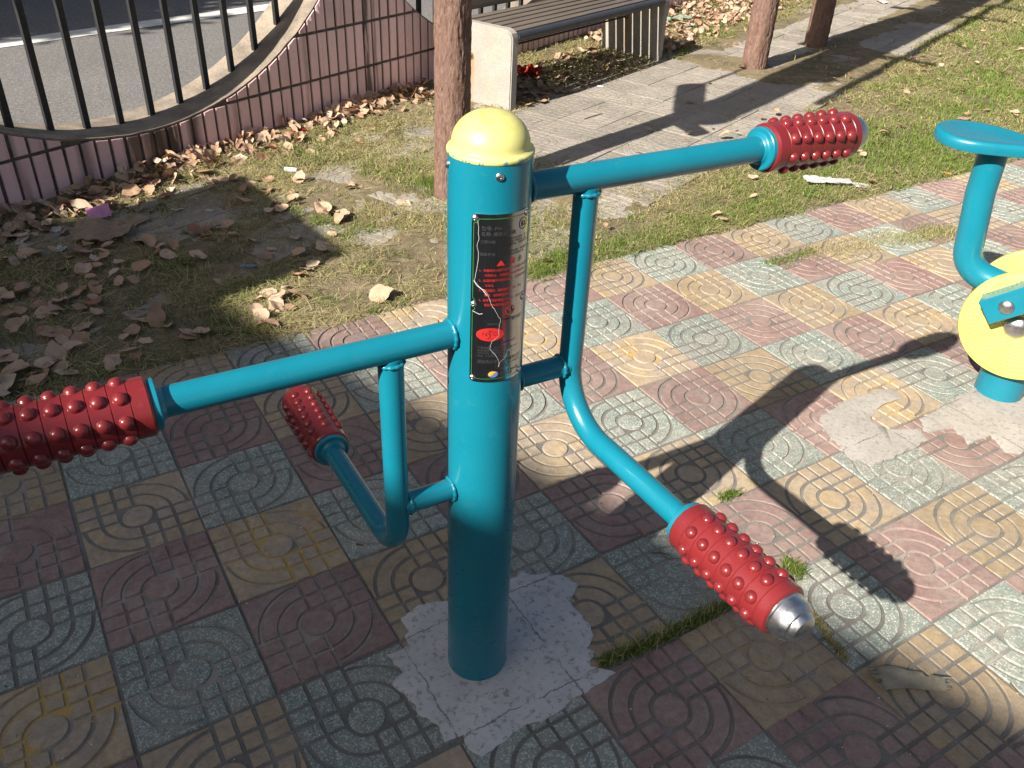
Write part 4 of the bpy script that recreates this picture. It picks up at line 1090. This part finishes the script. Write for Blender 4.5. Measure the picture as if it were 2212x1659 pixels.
# ------------------------------------------------------------------ fallen leaves
def leaf_mesh(seed):
    r = random.Random(seed); N = 18; bm = bmesh.new()
    wd = r.uniform(.72, 1.0); ph = [r.uniform(0, 6.28) for _ in range(4)]
    k1, k2, k3 = r.uniform(-.35, .45), r.uniform(-.25, .6), r.uniform(-.45, .45); fold = r.uniform(-.05, .25)
    def Z(x, y): return k1 * x * x + k2 * y * y + k3 * x * y + fold * abs(y) + .05 * math.sin(7 * x + ph[0]) * math.sin(8 * y + ph[1])
    def R(t):
        base = .46 * (1 + .10 * math.cos(t) + .05 * math.cos(2 * t))
        tip = .13 * math.exp(-(math.remainder(t, 2 * math.pi) / .22) ** 2)
        notch = -.05 * math.exp(-(math.remainder(t - math.pi, 2 * math.pi) / .3) ** 2)
        return base + tip + notch + .02 * math.sin(5 * t + ph[2]) + .018 * math.sin(11 * t + ph[3])
    c = bm.verts.new((0, 0, Z(0, 0))); rings = []
    for f in (.4, .75, 1.):
        rg = []
        for i in range(N):
            t = 2 * math.pi * i / N; rr = R(t) * f; x, y = rr * math.cos(t), rr * math.sin(t) * wd
            rg.append(bm.verts.new((x, y, Z(x, y))))
        rings.append(rg)
    for i in range(N): bm.faces.new((c, rings[0][i], rings[0][(i + 1) % N]))
    for A, B in zip(rings, rings[1:]):
        for i in range(N): bm.faces.new((A[i], B[i], B[(i + 1) % N], A[(i + 1) % N]))
    zb = rings[-1][N // 2].co
    tube_into(bm, [zb, zb + Vector((-.16, .03, .03)), zb + Vector((-.34, .10, .02))], [.012, .010, .009], 4)
    zm = min(v.co.z for v in bm.verts)
    for v in bm.verts: v.co.z -= zm
    return fin(bm, True, 60)
LM = [leaf_mesh(k) for k in range(12)]
for me in LM: me.materials.append(MAT['leaf'])
LR_ = random.Random(21)
lpos = []
def try_leaf(x, y, zone):
    q = project((x, y, 0))
    if q is None or not (-40 < q[0] < 2252 and -25 < q[1] < 1700): return
    lpos.append((x, y, zone))
for k in range(520):                                   # drift along the wall
    s = LR_.uniform(-1.3, 1.45); n = abs(LR_.gauss(0, 1)) * (.11 + .04 * math.sin(s * 5)) + .03
    if n < .42: p = wpos(s, n); try_leaf(p.x, p.y, 'drift')
for k in range(900):                                   # shaded grass, left
    x, y = LR_.uniform(-2.0, -.1), LR_.uniform(1.7, 3.6); wn_ = wcoord(x, y)[1]; b = gcoord(x, y)[1]
    dens = float(fbm(np.array(x), np.array(y), 3.0, 14)) + (.16 if x < -.7 else -.10)
    if wn_ > .2 and b < -2.1 and LR_.random() < max(0, (dens - .45) * 3.4): try_leaf(x, y, 'shade')
for k in range(520):                                   # lawn on the right
    x, y = LR_.uniform(-.3, 4.8), LR_.uniform(2.6, 9.5); s, n = pcoord(x, y); b = gcoord(x, y)[1]
    if n > 1.7 and b < -2.1 and LR_.random() < .8: try_leaf(x, y, 'lawn')
for k in range(40):
    x, y = LR_.uniform(-.5, 2.5), LR_.uniform(3.6, 7); s, n = pcoord(x, y)
    if .7 < n < 1.8: try_leaf(x, y, 'path')
for k in range(240):                                   # under the bench
    s, n = LR_.uniform(1.5, 3.05), LR_.uniform(.08, .62); p = ppos(s, n)
    if wcoord(p.x, p.y)[1] > .06: try_leaf(p.x, p.y, 'bench')
for k in range(1700):                                   # pile beyond the bench
    s = LR_.uniform(3.2, 6.6); n = LR_.uniform(.05, .75); p = wpos(s, n)
    if abs(n - .38) < .30 + .1 * math.sin(s * 4) or LR_.random() < .3: try_leaf(p.x, p.y, 'pile')
for q in ((2110, 434), (1850, 338), (1905, 300)): 
    p = gnd(*q); lpos.append((p.x, p.y, 'lawn'))
LAB = {'drift': ('dry brown leaf in the drift along the foot of the tiled wall', 'leaves drifted along the wall'), 'shade': ('dry brown leaf lying on the shaded grass left of the post', 'leaves on the shaded grass'),
       'lawn': ('dry brown leaf lying on the sunny lawn beyond the paving', 'leaves on the sunny lawn'), 'path': ('dry brown leaf on the grey footpath by the bench', 'leaves on the footpath'),
       'bench': ('dry leaf in the shade under the bench', 'leaves under the bench'), 'pile': ('dry brown leaf in the pile beyond the bench', 'leaves piled beyond the bench')}
lpos.sort(key=lambda p: (Vector((p[0], p[1], 0)) - CAM).length)
nearest = [p for p in lpos if p[2] == 'shade'][:115] + [p for p in lpos if p[2] == 'drift'][:70] + [p for p in lpos if p[2] in ('lawn', 'path')][:100] + [p for p in lpos if p[2] == 'bench'][:14]
ns = set(map(id, nearest)); rest = [p for p in lpos if id(p) not in ns]
def leaf_xf(x, y, zone):
    L = min(.085, max(.026, LR_.lognormvariate(math.log(.050), .28))) * (.85 if zone in ('lawn', 'pile') else 1)
    z = surf(x, y) + (LR_.uniform(.0, .05) if zone in ('drift', 'pile') else LR_.uniform(.006, .020))
    if zone == 'drift': z = surf(x, y) + LR_.uniform(0, .045) * math.exp(-max(0, wcoord(x, y)[1] - .05) / .15)
    if zone == 'lawn': z += .012
    tl = .55 if zone in ('drift', 'pile') else .28
    return (x, y, z), (LR_.gauss(0, tl), LR_.gauss(0, tl), LR_.uniform(0, 6.283)), L
for x, y, zone in nearest:
    loc, rot, L = leaf_xf(x, y, zone)
    o = obj('fallen_leaf', LR_.choice(LM), None, None, loc, rot, L); tag(o, LAB[zone][0], 'leaf', LAB[zone][1])
def joined(name, items, label):
    VV, FF, off = [], [], 0
    data = []
    for me in LM:
        co = np.empty(len(me.vertices) * 3); me.vertices.foreach_get('co', co); data.append((co.reshape(-1, 3), [q for p in me.polygons for q in ([tuple(p.vertices)] if len(p.vertices) == 3 else [tuple(p.vertices)[:3], (p.vertices[0], p.vertices[2], p.vertices[3])] if len(p.vertices) == 4 else [])]))
    for x, y, zone in items:
        loc, rot, L = leaf_xf(x, y, zone); k = LR_.randrange(len(LM)); co, fs = data[k]
        from mathutils import Euler
        Mx = np.array(Euler(rot).to_matrix()) * L
        VV.append(co @ Mx.T + np.array(loc)); FF += [tuple(i + off for i in f) for f in fs]; off += len(co)
    o = obj(name, fast_mesh(name, np.concatenate(VV), np.array(FF)), MAT['leaf']); tag(o, label, 'leaf litter', kind='stuff')
joined('leaf_litter', rest, 'brown dry leaf litter heaped along the wall and beyond the bench')

# ------------------------------------------------------------------ grass
def blades(name, P, H, W, lean, mat, label, seed, flat=False):
    r = np.random.default_rng(seed); n = len(P)
    a = r.random(n) * 2 * np.pi; d = np.stack([np.cos(a), np.sin(a), np.zeros(n)], -1)
    b = r.random(n) * 2 * np.pi; ln = np.stack([np.cos(b), np.sin(b), np.zeros(n)], -1) * (lean * r.random(n))[:, None]
    up = np.array([0, 0, 1.])
    H = H[:, None]; W = W[:, None]
    base = P; mid = P + (up * .55 + ln * .35) * H; tip = P + (up * (1. if not flat else .5) - up * .35 * np.linalg.norm(ln, axis=1)[:, None] + ln) * H
    if flat: mid = P + (up * .18 + ln * .5) * H; tip = P + (up * r.uniform(-.05, .25, n)[:, None] + ln) * H
    V = np.stack([base - d * W, base + d * W, mid - d * W * .8, mid + d * W * .8, tip], 1).reshape(-1, 3)
    o = np.arange(n)[:, None] * 5
    F = np.concatenate([o + [0, 1, 3], o + [0, 3, 2], o + [2, 3, 4]], 0)
    return tag(obj(name, fast_mesh(name, V, F), MAT[mat]), label, 'grass', kind='stuff')
def scatter(n, seed, dens):
    r = np.random.default_rng(seed)
    s = r.uniform(-2.2, 10.5, n); q = r.uniform(.04, 6.2, n)
    x = WO.x + WD.x * s + WN.x * q; y = WO.y + WD.y * s + WN.y * q
    dx, dy, dz = x, y, -CAM_H
    dd = dy * FWD.y + dz * FWD.z
    u = 1106 + FOC * 2212 * (x * RGT.x + y * RGT.y + dz * RGT.z) / np.maximum(dd, .01); v = 829.5 - FOC * 2212 * (x * UP.x + y * UP.y + dz * UP.z) / np.maximum(dd, .01)
    ok = (dd > .1) & (u > -120) & (u < 2330) & (v > -60)
    a, b = gcoord(x, y); ok &= b < -1.98 + .30 * (fbm(x, y, 9, 33) - .35)
    x, y = x[ok], y[ok]; far = np.sqrt(x * x + y * y)
    pr = dens(x, y) * np.clip(3.2 / far, .25, 1.0)
    k = r.random(len(x)) < pr
    x, y = x[k], y[k]
    return x, y, np.maximum(soil_h(x, y), -.004), np.clip(far[k] / 3.2, 1, 2.6)
def green_d(x, y):
    s, n = pcoord(x, y); c = fbm(x, y, 3.4, 41); c2 = fbm(x, y, 9, 43)
    base = np.clip((c - .50) * 5, 0, 1) * .35 + np.clip((c2 - .60) * 6, 0, 1) * .35
    lawn = np.clip((n - 1.9) / .25, 0, 1); 
    bare = np.clip((s - 2.2) / .5, 0, 1) * np.clip((2.5 - n + (c - .5)) / .3, 0, 1)
    g = base * 1.1 + lawn * (1 - .85 * bare) * np.clip((c - .26) * 2.6, .10, 1) * .9
    path = np.clip((s - .75) / .2, 0, 1) * np.clip((1.84 - n) / .06, 0, 1) * np.clip((n - .55) / .1, 0, 1)
    und = (s > 1.3) & (s < 3.2) & (n < .75)
    return np.clip(g * (1 - .985 * path) * np.where(und, .12, 1.), 0, 1)
def dry_d(x, y):
    s, n = pcoord(x, y); c = fbm(x, y, 4.1, 51)
    d = np.clip((c - .30) * 2.4, .05, 1) * .9
    lawn = np.clip((n - 1.9) / .25, 0, 1); d = d * (1 - .35 * lawn)
    path = np.clip((s - .75) / .2, 0, 1) * np.clip((1.84 - n) / .06, 0, 1) * np.clip((n - .55) / .1, 0, 1)
    slab = np.clip((.33 - np.abs(fbm(x, y, 2.1, 61) - .5) * 4), 0, .3) / .3 * (n < 1.0) * (n > .3)
    return np.clip(d * (1 - .985 * path) * (1 - .6 * slab), 0, 1)
rg = np.random.default_rng(5)
x, y, z, f = scatter(1300000, 71, green_d)
blades('green_grass', np.stack([x, y, z - .002], -1), rg.uniform(.012, .036, len(x)) * np.sqrt(f), rg.uniform(.0007, .0016, len(x)) * f, 1.1, 'green', 'short green grass on the lawn and round the path', 1)
x, y, z, f = scatter(1500000, 72, dry_d)
blades('dry_grass', np.stack([x, y, z + rg.uniform(0, .008, len(x))], -1), rg.uniform(.025, .08, len(x)) * np.sqrt(f), rg.uniform(.0006, .0018, len(x)) * f, 1.6, 'dry', 'dry yellow grass clippings lying on the soil', 2, True)
cr_ = np.random.default_rng(93); cx, cy, cz, cf = scatter(5200, 94, lambda x, y: np.clip(green_d(x, y) * 1.2 + .3 * np.clip((fbm(x, y, 3.4, 41) - .42) * 6, 0, 1) * (pcoord(x, y)[0] < .6), 0, .9))
VP = []; HH = []
for k in range(len(cx)):
    m_ = int(cr_.integers(14, 46)); sg_ = cr_.uniform(.008, .028)
    q = cr_.normal(size=(m_, 2)) * sg_
    VP.append(np.stack([cx[k] + q[:, 0], cy[k] + q[:, 1], np.full(m_, cz[k] - .002)], -1)); HH.append(cr_.uniform(.5, 1., m_) * cr_.uniform(.018, .050))
VP = np.concatenate(VP); HH = np.concatenate(HH); aa, bb = gcoord(VP[:, 0], VP[:, 1]); kk = bb < -1.9; VP, HH = VP[kk], HH[kk]
blades('grass_tufts', VP, HH, cr_.uniform(.0009, .0018, len(VP)), 1.2, 'green', 'small bright green grass tufts scattered over the lawn and soil', 95)
# tufts growing out of the paving joints
def tuft(pix_line, n, wid, hmin, hmax, seed, name, label, mat='green'):
    r = np.random.default_rng(seed); P = [gnd(*q) for q in pix_line]; pts = []
    L = [(b - a).length for a, b in zip(P, P[1:])]; T = sum(L)
    for k in range(n):
        t = r.random() * T; i = 0
        while t > L[i] and i < len(L) - 1: t -= L[i]; i += 1
        p = P[i].lerp(P[i + 1], t / max(L[i], 1e-6)); pts.append((p.x + r.normal() * wid, p.y + r.normal() * wid, -.002))
    pts = np.array(pts)
    return blades(name, pts, r.uniform(hmin, hmax, n), r.uniform(.0006, .0012, n), 1.3, mat, label, seed)
tuft([(1300, 1432), (1385, 1398), (1450, 1368), (1505, 1338), (1570, 1308)], 2600, .006, .006, .020, 81, 'joint_grass', 'line of grass in the wide paving joint right of the cement patch')
tuft([(1300, 1432), (1400, 1392), (1560, 1312)], 260, .012, .02, .05, 82, 'joint_grass', 'dry stalks lying over the grassy paving joint', 'dry')
tuft([(1760, 1330), (1795, 1385), (1830, 1425)], 800, .006, .004, .010, 83, 'joint_grass', 'mossy grass in the joint below the lower right roller', 'dry')
tuft([(1655, 572), (1700, 560), (1760, 540)], 900, .022, .006, .020, 84, 'joint_grass', 'grass tuft in the sunny joint between the yellow and green tiles', 'green')
tuft([(1780, 545), (1850, 535), (1930, 510)], 1500, .045, .006, .022, 85, 'joint_grass', 'patch of dry grass over the tiles left of the bike', 'dry')
tuft([(1940, 520), (2000, 508), (2060, 495)], 1500, .04, .006, .022, 86, 'joint_grass', 'patch of grass over the tiles beside the bike tube', 'dry')
tuft([(1940, 520), (2000, 508), (2060, 495)], 500, .035, .008, .022, 87, 'joint_grass', 'green shoots over the tiles beside the bike tube')
tuft([(1557, 1077), (1590, 1065)], 220, .008, .008, .025, 88, 'joint_grass', 'small green tuft on the tiles above the lower right roller')
tuft([(1700, 1220), (1725, 1240)], 420, .010, .008, .028, 89, 'joint_grass', 'green tuft on the tiles right of the lower right roller')
tuft([(1150, 600), (1185, 575), (1215, 550)], 900, .03, .012, .04, 90, 'joint_grass', 'tall green weeds at the paving edge behind the plate')
tuft([(900, 400), (935, 400), (958, 415)], 420, .03, .02, .07, 91, 'joint_grass', 'green grass clump at the foot of the nearest bark post')
tuft([(1070, 226), (1090, 224)], 120, .02, .02, .06, 92, 'joint_grass', 'small green weed at the foot of the near bench slab')
bpy.data.objects['pink_paper'].rotation_euler = (R_(28), R_(-8), .5)
tuft([(1150, 585), (1290, 552), (1420, 512), (1560, 470), (1690, 435)], 3200, .05, .012, .04, 96, 'edge_grass', 'bright green grass fringe along the far edge of the paving')
# loose grit on the paving
r = np.random.default_rng(99); GV_, GF_ = [], []
for k in range(420):
    px, py = r.uniform(0, 2212), r.uniform(560, 1659); p = gnd(px, py)
    if gcoord(p.x, p.y)[1] < -1.9: continue
    q = r.uniform(.0008, .0026); c = np.array([p.x, p.y, .0015 + q * .3])
    V8 = np.array([[1, 0, 0], [-1, 0, 0], [0, 1, 0], [0, -1, 0], [0, 0, .7], [0, 0, -.7]]) * q * r.uniform(.6, 1.3, (6, 1)) + c; o_ = len(GV_) * 6
    GV_.append(V8); GF_ += [(o_ + a, o_ + b, o_ + e) for a, b, e in ((0, 2, 4), (2, 1, 4), (1, 3, 4), (3, 0, 4), (2, 0, 5), (1, 2, 5), (3, 1, 5), (0, 3, 5))]
MAT['grit'] = pm('grit', (.62, .58, .52), (.16, .13, .10), 40, .9, .05, kind='World', lo=.48, hi=.52)
tag(obj('paving_grit', fast_mesh('grit', np.concatenate(GV_), np.array(GF_)), MAT['grit']), 'loose grit and crumbs scattered over the paving', 'grit', kind='stuff')
